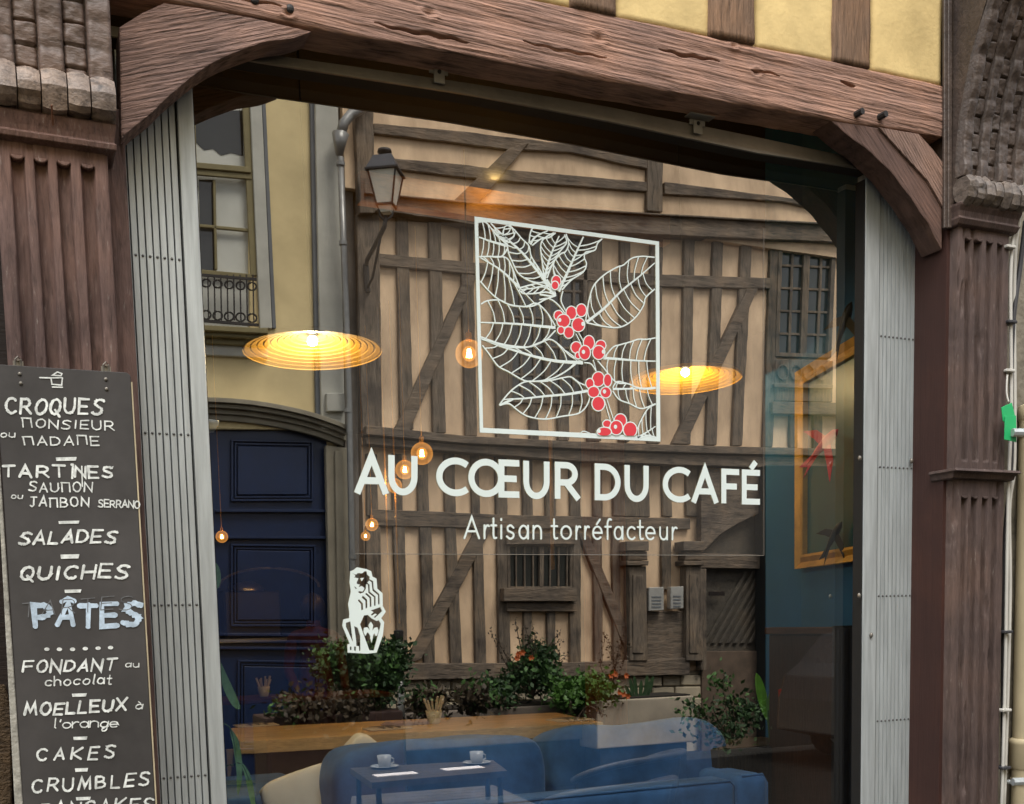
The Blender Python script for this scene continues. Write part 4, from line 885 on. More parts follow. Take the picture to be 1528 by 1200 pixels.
# --- shallow gold pendant lamps
def disc(label, px, py, depth, D, m_shade, watts):
    c = PD(px, py, depth); t = thing('pendant_lamp', label, 'pendant lamp', (c[0], c[1], c[2]), 'gold disc lamps'); t.rotation_euler = (math.radians(-2.6), 0, 0)
    R = D / 2; prof = [(0.03, 0.062)]
    n = 9
    for i in range(n):
        r0 = lerp(0.035, R, i / n); r1 = lerp(0.035, R, (i + 1) / n); z0 = lerp(0.055, 0, i / n); z1 = lerp(0.055, 0, (i + 1) / n)
        prof += [(lerp(r0, r1, 0.5), lerp(z0, z1, 0.5)), (r1 - 0.0065, lerp(z1, z0, 0.24)), (r1 - 0.004, z1 + 0.008), (r1, z1)]
    prof += [(R, -0.002), (R + 0.002, 0.004)] + [(r, z + 0.006) for r, z in prof[::-1]]
    MB().lathe(tuple(c), prof, 72).obj('shade', m_shade, t)
    MB().sphere(c + np.array([0, 0, 0.036]), 0.019, 12, 8).obj('bulb', m_bulb2, t)
    MB().lathe(tuple(c), [(0.0, 0.09), (0.014, 0.088), (0.018, 0.055), (0.03, 0.062)], 16).obj('socket', m_blk, t)
    MB().tube([c + np.array([0, 0, 0.085]), (c[0], c[1], ZC - 0.001)], 0.003, 6).obj('cord', m_blk, t)
    l = bpy.data.lights.new('pendant_light', 'POINT'); l.energy = watts; l.color = (1, 0.74, 0.36); l.shadow_soft_size = 0.02
    o = bpy.data.objects.new('pendant_light', l); COL.objects.link(o); o.location = (c[0], c[1], c[2] - 0.03)
disc('large shallow gold disc lamp with ring ribs, nearest the left of the window', 467, 524, 4.07, 0.50, m_brass, 15.0)
disc('second shallow gold disc lamp, seen behind the right edge of the coffee plant decal', 1023, 568, 5.05, 0.50, m_brass2, 3.0)
# --- globe bulbs
m_amber = bpy.data.materials.new('amber_glass'); m_amber.use_nodes = True
t_ = m_amber.node_tree; t_.nodes.clear(); L = t_.links.new
a = t_.nodes.new('ShaderNodeBsdfTransparent'); a.inputs[0].default_value = (0.95, 0.72, 0.42, 1); e = t_.nodes.new('ShaderNodeEmission'); e.inputs[0].default_value = (1, 0.42, 0.08, 1); e.inputs[1].default_value = 0.6
lw = t_.nodes.new('ShaderNodeLayerWeight'); lw.inputs[0].default_value = 0.35; ma = t_.nodes.new('ShaderNodeMath'); ma.operation = 'MULTIPLY_ADD'; ma.inputs[1].default_value = 0.45; ma.inputs[2].default_value = 0.14
mx = t_.nodes.new('ShaderNodeMixShader'); o_ = t_.nodes.new('ShaderNodeOutputMaterial'); L(lw.outputs['Facing'], ma.inputs[0]); L(ma.outputs[0], mx.inputs[0]); L(a.outputs[0], mx.inputs[1]); L(e.outputs[0], mx.inputs[2]); L(mx.outputs[0], o_.inputs[0])
def glowmat(n, fac, col, st):
    m = bpy.data.materials.new(n); m.use_nodes = True; t = m.node_tree; t.nodes.clear(); a = t.nodes.new('ShaderNodeBsdfTransparent'); e = t.nodes.new('ShaderNodeEmission'); e.inputs[0].default_value = col; e.inputs[1].default_value = st
    x = t.nodes.new('ShaderNodeMixShader'); x.inputs[0].default_value = fac; o = t.nodes.new('ShaderNodeOutputMaterial'); t.links.new(a.outputs[0], x.inputs[1]); t.links.new(e.outputs[0], x.inputs[2]); t.links.new(x.outputs[0], o.inputs[0]); return m
m_glow1 = glowmat('bulb_inner_glow', 0.25, (1, 0.72, 0.30, 1), 5.0); m_glow2 = glowmat('bulb_outer_glow', 0.15, (1, 0.50, 0.12, 1), 2.0)
for (px, py, dpx, dep, lab, pw) in [
    (700, 528, 41, 5.2, 'largest amber globe bulb, hanging beside the left edge of the coffee plant decal', 2.0),
    (629.5, 677, 33, 6.2, 'amber globe bulb just above the letter U of the title', 1.6),
    (604, 701, 28, 7.0, 'amber globe bulb inside the letter U of the title', 1.5),
    (589, 725, 22, 7.6, 'amber globe bulb touching the left foot of the letter U', 1.2),
    (555, 783, 19, 8.2, 'small amber globe bulb left of the thin subtitle', 1.2),
    (545.5, 800, 14, 8.6, 'smallest amber globe bulb, lowest of the pair left of the subtitle', 1.0),
    (331, 801, 18, 8.4, 'amber globe bulb alone at the far left, in front of the navy door', 1.2)]:
    c = PD(px, py, dep); R = dpx / 1670 * dep / 2; pw *= 3.5
    t = thing('globe_bulb', lab, 'light bulb', tuple(c + np.array([0, 0, -R])), 'amber globe bulbs')
    MB().sphere(c, R, 24, 16).obj('globe', m_amber, t, smooth=True)
    q = MB()
    for k in range(5):
        th = 2 * math.pi * k / 5; q.tube([c + R * np.array([0.08 * math.cos(th), 0.08 * math.sin(th), 0.32]), c + R * np.array([0.17 * math.cos(th), 0.17 * math.sin(th), -0.26])], R * 0.06, 5)
    q.obj('filament', m_bulb, t, kind='stuff')
    MB().sphere(c + np.array([0, 0, -R * 0.02]), R * 0.26, 16, 10, (0.8, 0.8, 1.3)).obj('glow', m_glow1, t, smooth=True); MB().sphere(c, R * 0.50, 16, 10, (1, 1, 1.1)).obj('glow', m_glow2, t, smooth=True)
    MB().lathe(tuple(c), [(R * 0.22, R * 0.95), (R * 0.24, R * 1.45), (R * 0.1, R * 1.55)], 12).obj('socket', m_gold, t)
    MB().tube([c + np.array([0, 0, R * 1.5]), (c[0], c[1], ZC - 0.001)], 0.003, 5).obj('cord', m_gold, t)
    l = bpy.data.lights.new('bulb_light', 'POINT'); l.energy = pw; l.color = (1, 0.6, 0.25); l.shadow_soft_size = R * 0.3
    o = bpy.data.objects.new('bulb_light', l); COL.objects.link(o); o.location = tuple(c)

# --- sofa with its back to the window
ya = 0.72; xa_ = PY(1110, 1190, ya)[0]; ztp = PY(900, 1182, ya)[2]
sofa = thing('sofa', 'blue velvet sofa with its back to the window and two tall back cushions', 'sofa', (1.9, 1.1, FZ))
def roundbox(name, a, b, mat, parent, r=0.04, **kw):
    return MB().box(a, b).obj(name, mat, parent, bevel=r, bseg=5, smooth=True, **kw)
roundbox('back_frame', (0.35, ya, FZ + 0.08), (xa_ - 0.03, ya + 0.17, ztp), m_velvet, sofa, 0.05)
roundbox('arm', (xa_ - 0.035, ya + 0.0, FZ + 0.08), (xa_ + 0.13, ya + 0.98, ztp + 0.012), m_velvet, sofa, 0.05)
roundbox('seat', (0.35, ya + 0.1, FZ + 0.1), (xa_ - 0.03, ya + 1.0, 0.66), m_velvet, sofa, 0.05)
MB().tube([(0.35, ya + 0.012, ztp - 0.006), (xa_ - 0.06, ya + 0.012, ztp - 0.006), (xa_ - 0.035, ya + 0.012, ztp - 0.03), (xa_ - 0.03, ya + 0.012, 0.4)], 0.005, 6).obj('piping', m_velvet, sofa, smooth=True)
MB().tube([(xa_ + 0.128, ya + 0.02, 0.4), (xa_ + 0.128, ya + 0.02, ztp - 0.03), (xa_ + 0.105, ya + 0.02, ztp + 0.008), (xa_ + 0.0, ya + 0.012, ztp + 0.01)], 0.005, 6).obj('piping', m_velvet, sofa, smooth=True)
for (x, y) in [(0.42, ya + 0.06), (xa_ + 0.05, ya + 0.06), (0.42, ya + 0.92), (xa_ + 0.05, ya + 0.92)]:
    MB().tube([(x, y, FZ), (x, y, FZ + 0.12)], 0.02, 8).obj('foot', m_blk, sofa)
for (pa, pb, seed, ty, lean) in [((483, 1112), (808, 1100), 3, 1.02, 5), ((806, 1087), (1081, 1078), 7, 1.10, 9)]:
    A_, B_ = PY(*pa, ty), PY(*pb, ty); zt_ = (A_[2] + B_[2]) / 2 + 0.005; W_ = B_[0] - A_[0]; H_ = 0.62
    q = MB(); q.soft(((A_[0] + B_[0]) / 2, ty + 0.04, zt_ - H_ / 2), (W_ * 0.975, 0.32, H_), e=0.33, n=90, m=60, rot=Matrix.Rotation(math.radians(-lean), 3, 'X'), wr=0.028, seed=seed)
    c_ = q.obj('back_cushion', m_velvet, sofa, smooth=True)
# pillow lying on the seat at the left
pc = PY(492, 1222, 1.25)
o = MB().soft(tuple(pc), (0.46, 0.13, 0.42), e=0.24, n=48, m=32, rot=(Matrix.Rotation(math.radians(-14), 3, 'Y') @ Matrix.Rotation(math.radians(-15), 3, 'X')), wr=0.02).obj('pillow', m_lin, None, smooth=True)
o['category'] = 'pillow'; o['label'] = 'cream linen pillow tipped on its corner, left of the blue back cushions'
pc = PY(541, 1157, 1.45)
o = MB().soft(tuple(pc), (0.27, 0.10, 0.27), e=0.3, n=48, m=32, rot=Matrix.Rotation(math.radians(44), 3, 'Y'), wr=0.02).obj('pillow', m_lin, None, smooth=True)
o['category'] = 'pillow'; o['label'] = 'cream pillow whose tip rises behind the left blue cushion'
sf2 = thing('navy_bench', 'low navy upholstered bench at the far left, mostly behind the bamboo leaves', 'bench', tuple(PY(395, 1190, 1.5) * np.array([1, 1, 0]) + np.array([0, 0, FZ])))
p0, p1 = PY(330, 1180, 1.3), PY(440, 1180, 1.3)
roundbox('seat', (p0[0] - 0.4, 1.25, 0.45), (p1[0] + 0.1, 1.9, p1[2]), m_velvet, sf2, 0.04); MB().box((p0[0] - 0.4, 1.3, FZ), (p1[0] + 0.1, 1.85, 0.45)).obj('base', m_blk, sf2)

# --- long oak table and what lies on it
zt1 = 1.08; e0 = PZ(357, 1106, zt1); e1 = PZ(900, 1078, zt1); tn = 0.062
tb_ = thing('long_table', 'long light oak table with a thick edge, running behind the blue sofa', 'table', tuple((e0 + e1) / 2 * np.array([1, 1, 0]) + np.array([0, 0.4, FZ])))
dirv = _un(e1 - e0); nrm_ = np.array([-dirv[1], dirv[0], 0]); depth_t = 0.72
for k in range(5):
    a_ = e0 + nrm_ * (depth_t * k / 5); b_ = e1 + nrm_ * (depth_t * k / 5); w_ = nrm_ * (depth_t / 5 - 0.002)
    MB().prism([a_, b_, b_ + w_, a_ + w_], (0, 0, -tn)).obj('plank', m_oak, tb_, bevel=0.002)
for (s, r_) in [(0.06, 0.1), (0.06, 0.62), (0.94, 0.1), (0.94, 0.62)]:
    c = e0 + (e1 - e0) * s + nrm_ * r_; MB().box(c + np.array([-0.035, -0.035, -tn - 0.001]), (c[0] + 0.035, c[1] + 0.035, FZ)).obj('leg', m_blk, tb_)
MB().prism([e0 + nrm_ * 0.06 + dirv * 0.1, e1 + nrm_ * 0.06 - dirv * 0.1, e1 + nrm_ * 0.085 - dirv * 0.1, e0 + nrm_ * 0.085 + dirv * 0.1], (0, 0, 0)).V
MB().box(*(lambda c: (c + np.array([-0.3, 0, -tn - 0.002]), c + np.array([0.35, 0.02, -0.62])))(e0 + dirv * 0.25 + nrm_ * 0.3)).obj('panel', plain('pale_panel', (0.32, 0.27, 0.19), var=0.15), tb_)
def setting(px, py, lab, s=1.0):
    c = PZ(px, py, zt1 + 0.001); t = thing('napkin_setting', lab, 'napkin', tuple(c), 'napkins with cutlery on the long table')
    MB().box(c + np.array([-0.11 * s, -0.07, 0]), c + np.array([0.11 * s, 0.07, 0.006])).obj('napkin', m_paper, t, bevel=0.002)
    for k in range(3):
        x = c[0] - 0.05 + 0.04 * k; MB().tube([(x - 0.03, c[1] + 0.05, zt1 + 0.012), (x, c[1], zt1 + 0.016), (x + 0.02, c[1] - 0.055, zt1 + 0.012)], [0.002, 0.003, 0.006], 6).obj('cutlery', m_steel, t)
setting(382, 1083, 'white napkin with dark cutlery at the left end of the oak table')
setting(578, 1088, 'white napkin with cutlery in the middle of the oak table, left of the stick pot')
setting(851, 1075, 'white napkin with cutlery near the right end of the oak table')
def stickpot(px, py, z, lab, h=0.07):
    c = PZ(px, py, z); t = thing('stick_pot', lab, 'pot', tuple(c), 'small white pots of sugar sticks')
    MB().lathe(tuple(c), [(0.0, 0), (0.030, 0), (0.033, 0.01), (0.045, h), (0.042, h), (0.028, 0.01), (0.0, 0.008)], 20).obj('pot', m_ceram, t, smooth=True)
    for k in range(9):
        th = k * 2.4; a_ = c + np.array([0.012 * math.cos(th), 0.012 * math.sin(th), 0.02]); b_ = c + np.array([0.055 * math.cos(th), 0.05 * math.sin(th), h + 0.05 + 0.012 * (k % 3)])
        MB().tube([a_, b_], 0.006, 5).obj('sugar_stick', m_paper, t)
stickpot(648, 1080, zt1 + 0.001, 'white pot of paper sugar sticks on the oak table beside the leaflets')
c = PZ(610, 1081, zt1 + 0.001); lf = thing('leaflet_stack', 'pale lilac stack of leaflets on the oak table', 'leaflets', tuple(c))
for k in range(4): MB().box(c + np.array([-0.13 + 0.01 * k, -0.06, 0.004 * k]), c + np.array([0.12 + 0.008 * k, 0.08, 0.004 * k + 0.003])).obj('leaflet', plain('lilac_paper_%d' % k, (0.5 + 0.05 * (k % 2), 0.46, 0.62), bump=0), lf)
# second table further back with another stick pot
zt2 = 1.1; c = PZ(395, 1040, zt2)
t2 = thing('side_table', 'small dark table at the back left carrying a pot of sticks', 'table', (c[0], c[1], FZ))
MB().box((c[0] - 0.45, c[1] - 0.25, zt2 - 0.03), (c[0] + 0.9, c[1] + 0.3, zt2)).obj('table_top', wood('dark_red_top', (0.07, 0.02, 0.012), grain=(1, 6, 6)), t2, bevel=0.004)
for sx_ in (-0.4, 0.85): MB().box((c[0] + sx_ - 0.02, c[1] - 0.02, FZ), (c[0] + sx_ + 0.02, c[1] + 0.02, zt2 - 0.031)).obj('leg', m_blk, t2)
stickpot(394, 1040, zt2 + 0.001, 'white pot of paper sticks on the dark table at the back left', 0.075)

# --- bar at the back with a coffee machine and a person
zb_ = 1.55; c = PD(410, 952, 9.3)
bar = thing('bar_counter', 'navy bar counter with steel edge at the back left of the cafe', 'counter', (c[0], c[1], FZ))
MB().box((c[0] - 0.9, c[1], FZ), (c[0] + 0.85, c[1] + 0.6, c[2] - 0.09)).obj('front', m_navy, bar)
MB().box((c[0] - 0.95, c[1] - 0.03, c[2] - 0.03), (c[0] + 0.9, c[1] + 0.62, c[2])).obj('counter_top', m_steel, bar)
MB().box((c[0] - 0.93, c[1] - 0.02, c[2] - 0.088), (c[0] + 0.88, c[1] + 0.6, c[2] - 0.035)).obj('apron', m_blk, bar)
cm = thing('coffee_machine', 'dark coffee machine with steel dome and arched top on the bar', 'coffee machine', (c[0], c[1] + 0.25, c[2] + 0.001))
ar = [(c[0] - 0.42 * math.cos(a), c[1] + 0.1, c[2] + 0.42 + 0.16 * math.sin(a)) for a in np.linspace(0, math.pi, 17)]
MB().tube(ar, 0.011, 6).obj('arched_rim', m_steel, cm); MB().box((c[0] - 0.38, c[1] + 0.14, c[2] + 0.002), (c[0] + 0.1, c[1] + 0.5, c[2] + 0.4)).obj('body', m_blk, cm, bevel=0.02)
MB().sphere((c[0] - 0.15, c[1] + 0.3, c[2] + 0.4), 0.14, 20, 12, (1, 1, 0.6)).obj('dome', m_steel, cm, smooth=True)
def skin_person(name, label, base, joints, edges_, rad, mats):
    me = bpy.data.meshes.new(name); me.from_pydata([tuple(j) for j in joints], edges_, []); me.materials.append(mats)
    o = bpy.data.objects.new(name, me); COL.objects.link(o); sk = o.modifiers.new('skin', 'SKIN'); o.modifiers.new('sub', 'SUBSURF').levels = 2
    o.modifiers[1].render_levels = 2
    for i, v in enumerate(me.skin_vertices[0].data): v.radius = rad[i] if hasattr(rad[i], '__len__') else (rad[i], rad[i]); v.use_root = (i == 0)
    return o
pb_ = PD(466, 893, 8.6); hz = pb_[2]; k_ = (hz - 0.10 - FZ) / 1.6
per = thing('person', 'person with short black hair and a dark red top, seen from behind at the bar', 'person', (pb_[0], pb_[1], FZ))
J = [(0, 0, .95), (0, 0, 1.15), (0, 0, 1.38), (0, 0, 1.47), (0, 0, 1.6), (-.18, 0, 1.40), (-.23, -.02, 1.12), (-.20, -.2, .95), (.18, 0, 1.40), (.23, -.02, 1.12), (.20, -.2, .95), (-.09, 0, .9), (-.1, 0, .48), (-.1, 0, .08), (-.1, -.12, .03), (.09, 0, .9), (.1, 0, .48), (.1, 0, .08), (.1, -.12, .03)]
E_ = [(0,1),(1,2),(2,3),(3,4),(2,5),(5,6),(6,7),(2,8),(8,9),(9,10),(0,11),(11,12),(12,13),(13,14),(0,15),(15,16),(16,17),(17,18)]
Rr = [(.16,.11),(.14,.10),(.13,.09),.05,(.075,.09),.06,.045,.035,.06,.045,.035,.085,.06,.04,.04,.085,.06,.04,.04]
body = skin_person('body', '', None, J, E_, Rr, plain('dark_red_cloth', (0.07, 0.015, 0.018), rough=0.9)); body.parent = per; body.scale = (k_,) * 3; WL['body'] = np.zeros(3)
MB().sphere((pb_[0], pb_[1] - 0.0, FZ + 1.63 * k_), 0.105, 20, 14, (0.92, 1.0, 1.1)).obj('hair', m_blk, per, smooth=True)

# --- column with copper light in its colour, two rods added for cord reflections
px0, px1 = PY(893, 700, 5.5), PY(932, 700, 5.5)
col = MB().box((px0[0], 5.5, FZ), (px1[0], 5.8, ZC)).obj('copper_lit_column', plain('copper_lit_wood', (0.34, 0.11, 0.035), rough=0.4, metal=0.3, var=0.35, nscale=5, stretch=(6, 6, 1)), None); col['category'] = 'column'; col['label'] = 'wooden column with copper light put into its colour, behind the letters DU of the title'
for (px, lab) in [(576, 'thin rod added for a cord reflection, left of the two, below the letter A'), (590, 'thin rod added for a cord reflection, nearest the bollard reflection')]:
    a_, b_ = PY(px, 735, 4.5), PY(px + 6, 930, 4.5); o = MB().tube([(b_[0], 4.5, ZC - 0.001), (b_[0], 4.5, b_[2])], 0.006, 6).obj('cord_reflection', m_gold, None, smooth=True); o['category'] = 'rod'; o['label'] = lab
a_ = PY(825, 850, 5.0); o = MB().tube([(a_[0], 5.0, ZC - 0.001), (a_[0], 5.0, a_[2])], 0.016, 8).obj('copper_tube', m_gold, None, smooth=True); o['category'] = 'rod'; o['label'] = 'thicker copper tube hanging below the letters of torréfacteur'

# --- picture frame on the teal wall, birds, cabinet, curtain
fx = XS - 0.006
TLf = PX(1196, 556, 3.20); z1f = TLf[2]; z0f = PX(1196, 849, 3.20)[2]
ds = _un(np.array([3.013 - 3.20, 0.45 - TLf[1], 0.0])); ns = np.array([ds[1], -ds[0], 0.0]); ns = ns if ns[0] < 0 else -ns; Lf = 0.68
pf = thing('picture_frame', 'ornate gilt picture frame hanging on the teal wall', 'picture frame', tuple(TLf * np.array([1, 1, 0]) + np.array([0, 0, z0f])))
fp = lambda q_, th: TLf * np.array([1, 1, 0]) + ds * q_[0] + np.array([0, 0, q_[1]]) + ns * th
bw = 0.058
co = [(0, z1f), (Lf, z1f), (Lf, z0f), (0, z0f)]; ci = [(bw, z1f - bw), (Lf - bw, z1f - bw), (Lf - bw, z0f + bw), (bw, z0f + bw)]
cm_ = [(lerp(a[0], b[0], 0.45), lerp(a[1], b[1], 0.45)) for a, b in zip(co, ci)]; ck_ = [(lerp(a[0], b[0], 0.8), lerp(a[1], b[1], 0.8)) for a, b in zip(co, ci)]
for i in range(4):
    j = (i + 1) % 4; V = []
    for (lp, th) in ((co, -0.01), (co, 0.03), (cm_, 0.012), (ck_, 0.022), (ci, 0.016), (ci, -0.008)):
        for q_ in (lp[i], lp[j]): V.append(fp(q_, th))
    F = [(2*k, 2*k+1, 2*k+3, 2*k+2) for k in range(5)]
    mesh('frame_side', V, F, m_gold, pf)
MB().add([fp(q_, -0.006) for q_ in ci], [(0, 1, 2, 3)]).obj('picture', plain('picture_ground', (0.015, 0.09, 0.12), rough=0.4), pf)
pA = TLf * np.array([1, 1, 0]) - ds * 0.30 - ns * 0.012; pB = TLf * np.array([1, 1, 0]) + ds * 0.735 - ns * 0.012
MB().prism([pA + np.array([0, 0, FZ]), pB + np.array([0, 0, FZ]), pB + np.array([0, 0, ZC]), pA + np.array([0, 0, ZC])], tuple(-ns * 0.03)).obj('splayed_wall', m_teal, kind='structure')
def bird(lab, px, py, X, s, mat, flip=1, rot=0.0):
    c = PX(px, py, X); t = thing('bird_ornament', lab, 'ornament', tuple(c), 'flying bird ornaments')
    def P2(u, v):
        r = math.radians(rot); return c + np.array([0, -(u * math.cos(r) - v * math.sin(r)) * s * flip, (u * math.sin(r) + v * math.cos(r)) * s])
    MB().tube([P2(-0.9, -0.5), P2(-0.3, -0.1), P2(0.15, 0.15), P2(0.4, 0.3), P2(0.55, 0.36)], [0.02 * s, 0.11 * s, 0.16 * s, 0.11 * s, 0.01 * s], 8).obj('body', mat, t, smooth=True)
    MB().prism([P2(0.1, 0.2), P2(-0.4, 0.5), P2(-1.0, 0.55), P2(-0.5, 0.25), P2(-0.2, 0.0)], (-0.02 * s, 0, 0)).obj('wing', mat, t)
    MB().prism([P2(0.2, 0.1), P2(0.35, -0.5), P2(0.2, -1.1), P2(0.05, -0.5), P2(-0.1, 0.0)], (-0.02 * s, 0, 0)).obj('wing', mat, t)
    MB().prism([P2(-0.3, -0.05), P2(-1.2, -0.5), P2(-0.8, -0.55), P2(-1.0, -0.85), P2(-0.35, -0.25)], (-0.015 * s, 0, 0)).obj('tail', mat, t)
bird('small black bird ornament inside the gilt frame', 1246, 800, 3.03, 0.10, m_blk, 1, 20)
bird('bright red bird ornament left of the grille, in front of the gilt frame', 1232, 664, 2.95, 0.13, m_red, 1, 0)
bird('dark bird ornament above the gilt frame, near the grille', 1262, 480, 2.98, 0.11, m_blk, 1, 30)
xcb = 2.985; yc = PX(1147, 940, xcb)[1]; zc_ = PX(1200, 936, xcb)[2]
cab = thing('dark_cabinet', 'tall dark brown cabinet against the teal wall at the right', 'cabinet', (xcb, 0.8, FZ))
MB().box((xcb, 0.56, FZ), (xcb + 0.03, yc, zc_ - 0.03)).obj('carcass', wood('cabinet_wood', (0.028, 0.014, 0.010), grain=(8, 8, 1), contrast=0.3), cab, bevel=0.004)
MB().box((xcb - 0.012, 0.55, zc_ - 0.029), (xcb + 0.034, yc + 0.015, zc_)).obj('top', wood('cabinet_top', (0.05, 0.022, 0.014), grain=(8, 1, 8)), cab, bevel=0.003)
cu = thing('curtain', 'black pleated curtain hanging low beside the right grille', 'curtain', (2.9, 0.5, FZ))
V = []; F = []; n = 60
xa2, xb2 = PY(1246, 1000, 0.5)[0], PY(1289, 1000, 0.5)[0]
for z in (FZ + 0.01, PY(1262, 937, 0.5)[2]):
    for i in range(n): V.append((lerp(xa2, xb2, i / (n - 1)), 0.5 + 0.022 * math.sin(i * 1.05) + 0.008 * math.sin(i * 0.37), z))
for i in range(n - 1): F.append((i, i + 1, n + i + 1, n + i))
mesh('cloth', V, F, plain('black_cloth', (0.012, 0.014, 0.02), rough=0.8), cu, smooth=True)
MB().tube([(xa2 - 0.01, 0.5, V[-1][2] + 0.004), (xb2 + 0.02, 0.5, V[-1][2] + 0.004)], 0.006, 6).obj('rod', m_blk, cu)

# --- black planter with a green plant, right of the sofa
def leafblade(P, wd, mat, parent, name='leaf', nrm=(0, -1, 0.2)):
    P = [np.array(p, float) for p in smoothpts([tuple(p) for p in P], 4)]; n = len(P); V = []; F = []; nr = np.array(nrm, float)
    for i, p in enumerate(P):
        t = i / (n - 1); d_ = _un(P[min(i + 1, n - 1)] - P[max(i - 1, 0)]); s_ = _un(np.cross(d_, nr)); w_ = wd * (math.sin(math.pi * min(1, t * 0.96 + 0.04)) ** 0.7) * 0.5
        V += [p - s_ * w_ + nr * w_ * 0.25, p, p + s_ * w_ + nr * w_ * 0.25]
    for i in range(n - 1):
        a_ = 3 * i; F += [(a_, a_ + 1, a_ + 4, a_ + 3), (a_ + 1, a_ + 2, a_ + 5, a_ + 4)]
    return mesh(name, V, F, mat, parent, smooth=True)
m_leafB = plain('bright_leaf', (0.06, 0.145, 0.022), rough=0.5, var=0.25, nscale=20, bump=0.1)
m_leafD = plain('dark_leaf', (0.022, 0.055, 0.015), rough=0.55, var=0.4, nscale=12, bump=0)
m_leafM = plain('mid_leaf', (0.05, 0.12, 0.025), rough=0.6, var=0.4, nscale=12, bump=0)
m_leafR = plain('bronze_leaf', (0.05, 0.035, 0.018), rough=0.6, var=0.4, nscale=12, bump=0)
m_twig = plain('twig', (0.07, 0.045, 0.03), rough=0.9, bump=0)
m_soil = plain('soil', (0.02, 0.015, 0.01), rough=1, bump=0.5)
yp = 0.95; a_, b_ = PY(1072, 1120, yp), PY(1204, 1126, yp)
bx = thing('black_planter', 'black ribbed planter box right of the blue sofa', 'planter', ((a_[0] + b_[0]) / 2, yp + 0.15, FZ))
MB().box((a_[0], yp, FZ), (b_[0], yp + 0.32, a_[2])).obj('box', m_blk, bx, bevel=0.004)
for k in range(22):
    x = lerp(a_[0], b_[0], (k + 0.5) / 22); MB().box((x - 0.006, yp - 0.006, FZ + 0.02), (x + 0.006, yp - 0.0005, a_[2] - 0.02)).obj('rib', m_blk, bx)
MB().box((a_[0] + 0.012, yp + 0.012, a_[2] + 0.0005), (b_[0] - 0.012, yp + 0.308, a_[2] + 0.004)).obj('soil', m_soil, bx)
gp = thing('green_plant', 'young plant with tall bright green leaves in the black planter', 'plant', tuple(PY(1143, 1112, yp + 0.1)))
yy = yp + 0.1
MB().tube([PY(1150, 1116, yy), PY(1147, 1080, yy), PY(1146, 1060, yy)], [0.006, 0.005, 0.004], 6).obj('stem', m_leafM, gp)
m_leafV = plain('vivid_leaf', (0.16, 0.42, 0.04), rough=0.5, var=0.2, nscale=20, bump=0)
leafblade([PY(1146, 1075, yy), PY(1136, 1040, yy), PY(1128, 1004, yy)], 0.055, m_leafV, gp)
leafblade([PY(1146, 1070, yy), PY(1151, 1040, yy), PY(1157, 1016, yy)], 0.04, m_leafV, gp)
leafblade([PY(1148, 1100, yy), PY(1158, 1098, yy), PY(1156, 1085, yy), PY(1148, 1088, yy)], 0.03, m_leafM, gp)
leafblade([PY(1140, 1122, yy - 0.02), PY(1126, 1113, yy - 0.05), PY(1121, 1122, yy - 0.05)], 0.02, m_leafM, gp)

# --- bamboo leaves at the left edge
bmb = thing('bamboo_plant', 'hanging slender green leaves of an indoor plant behind the left grille', 'plant', tuple(PY(340, 1190, 0.35)))
m_bam = plain('bamboo_leaf', (0.16, 0.32, 0.14), rough=0.5, var=0.35, nscale=30, bump=0)
yl = 0.34
for pts_, wd in [([(325, 985), (337, 1020), (350, 1048), (358, 1058)], 0.026), ([(318, 838), (324, 850), (325, 870), (321, 880)], 0.016), ([(344, 1090), (352, 1110), (357, 1150), (355, 1188)], 0.020), ([(362, 1140), (370, 1160), (376, 1190), (380, 1215)], 0.018), ([(322, 1090), (328, 1140), (330, 1170)], 0.02)]:
    leafblade([PY(x, y, yl) for x, y in pts_], wd, m_bam, bmb)
MB().tube([PY(x, y, yl) for x, y in smoothpts([(322, 1055), (332, 1078), (345, 1090), (352, 1138), (340, 1142), (320, 1155)], 4)], 0.0022, 5).obj('stem', m_leafM, bmb)
MB().tube([PY(x, y, yl) for x, y in smoothpts([(352, 1138), (362, 1142), (372, 1165)], 4)], 0.0018, 5).obj('stem', m_leafM, bmb)
MB().tube([PY(300, 1260, yl), PY(310, 1100, yl), PY(314, 900, yl), PY(318, 835, yl)], 0.004, 5).obj('stem', m_leafM, bmb)
p = PY(312, 635, 0.30); sc_ = thing('white_bracket', 'small white shell shaped bracket lamp behind the edge of the left grille', 'wall lamp', tuple(p))
MB().lathe(tuple(p), [(0.0, -0.02), (0.012, -0.018), (0.026, 0.002), (0.028, 0.012), (0.0, 0.014)], 16).obj('shell', m_ceram, sc_, smooth=True)
MB().tube([p + np.array([-0.06, 0, 0]), p], 0.005, 6).obj('arm', m_ceram, sc_)

# ================================================================== ACROSS THE STREET (seen only mirrored in the pane)
m_pplast = plain('pink_plaster', (0.76, 0.55, 0.365), rough=0.95, var=0.34, nscale=2.2, stretch=(1.3, 1, 0.55), bump=0.35, bdist=0.012, bscale=20, spec=0.1)
m_yp2 = plain('ochre_plaster', (0.72, 0.58, 0.32), rough=0.95, var=0.2, nscale=1.5, bump=0.2, bdist=0.01, bscale=14, spec=0.1)
m_tim = wood('old_grey_oak', (0.145, 0.118, 0.09), grain=(7, 5, 1.0), bump=0.7, dist=0.02, contrast=0.5, dirt=0.8, freq=3.5, fleck=0.3)
m_timh = wood('old_grey_oak_rail', (0.145, 0.116, 0.088), grain=(1.0, 5, 7), bump=0.7, dist=0.02, contrast=0.5, dirt=0.8, freq=3.5, fleck=0.3)
m_greyst = plain('grey_limewash', (0.48, 0.47, 0.41), rough=0.9, var=0.15, nscale=3, bump=0.2, bscale=12)
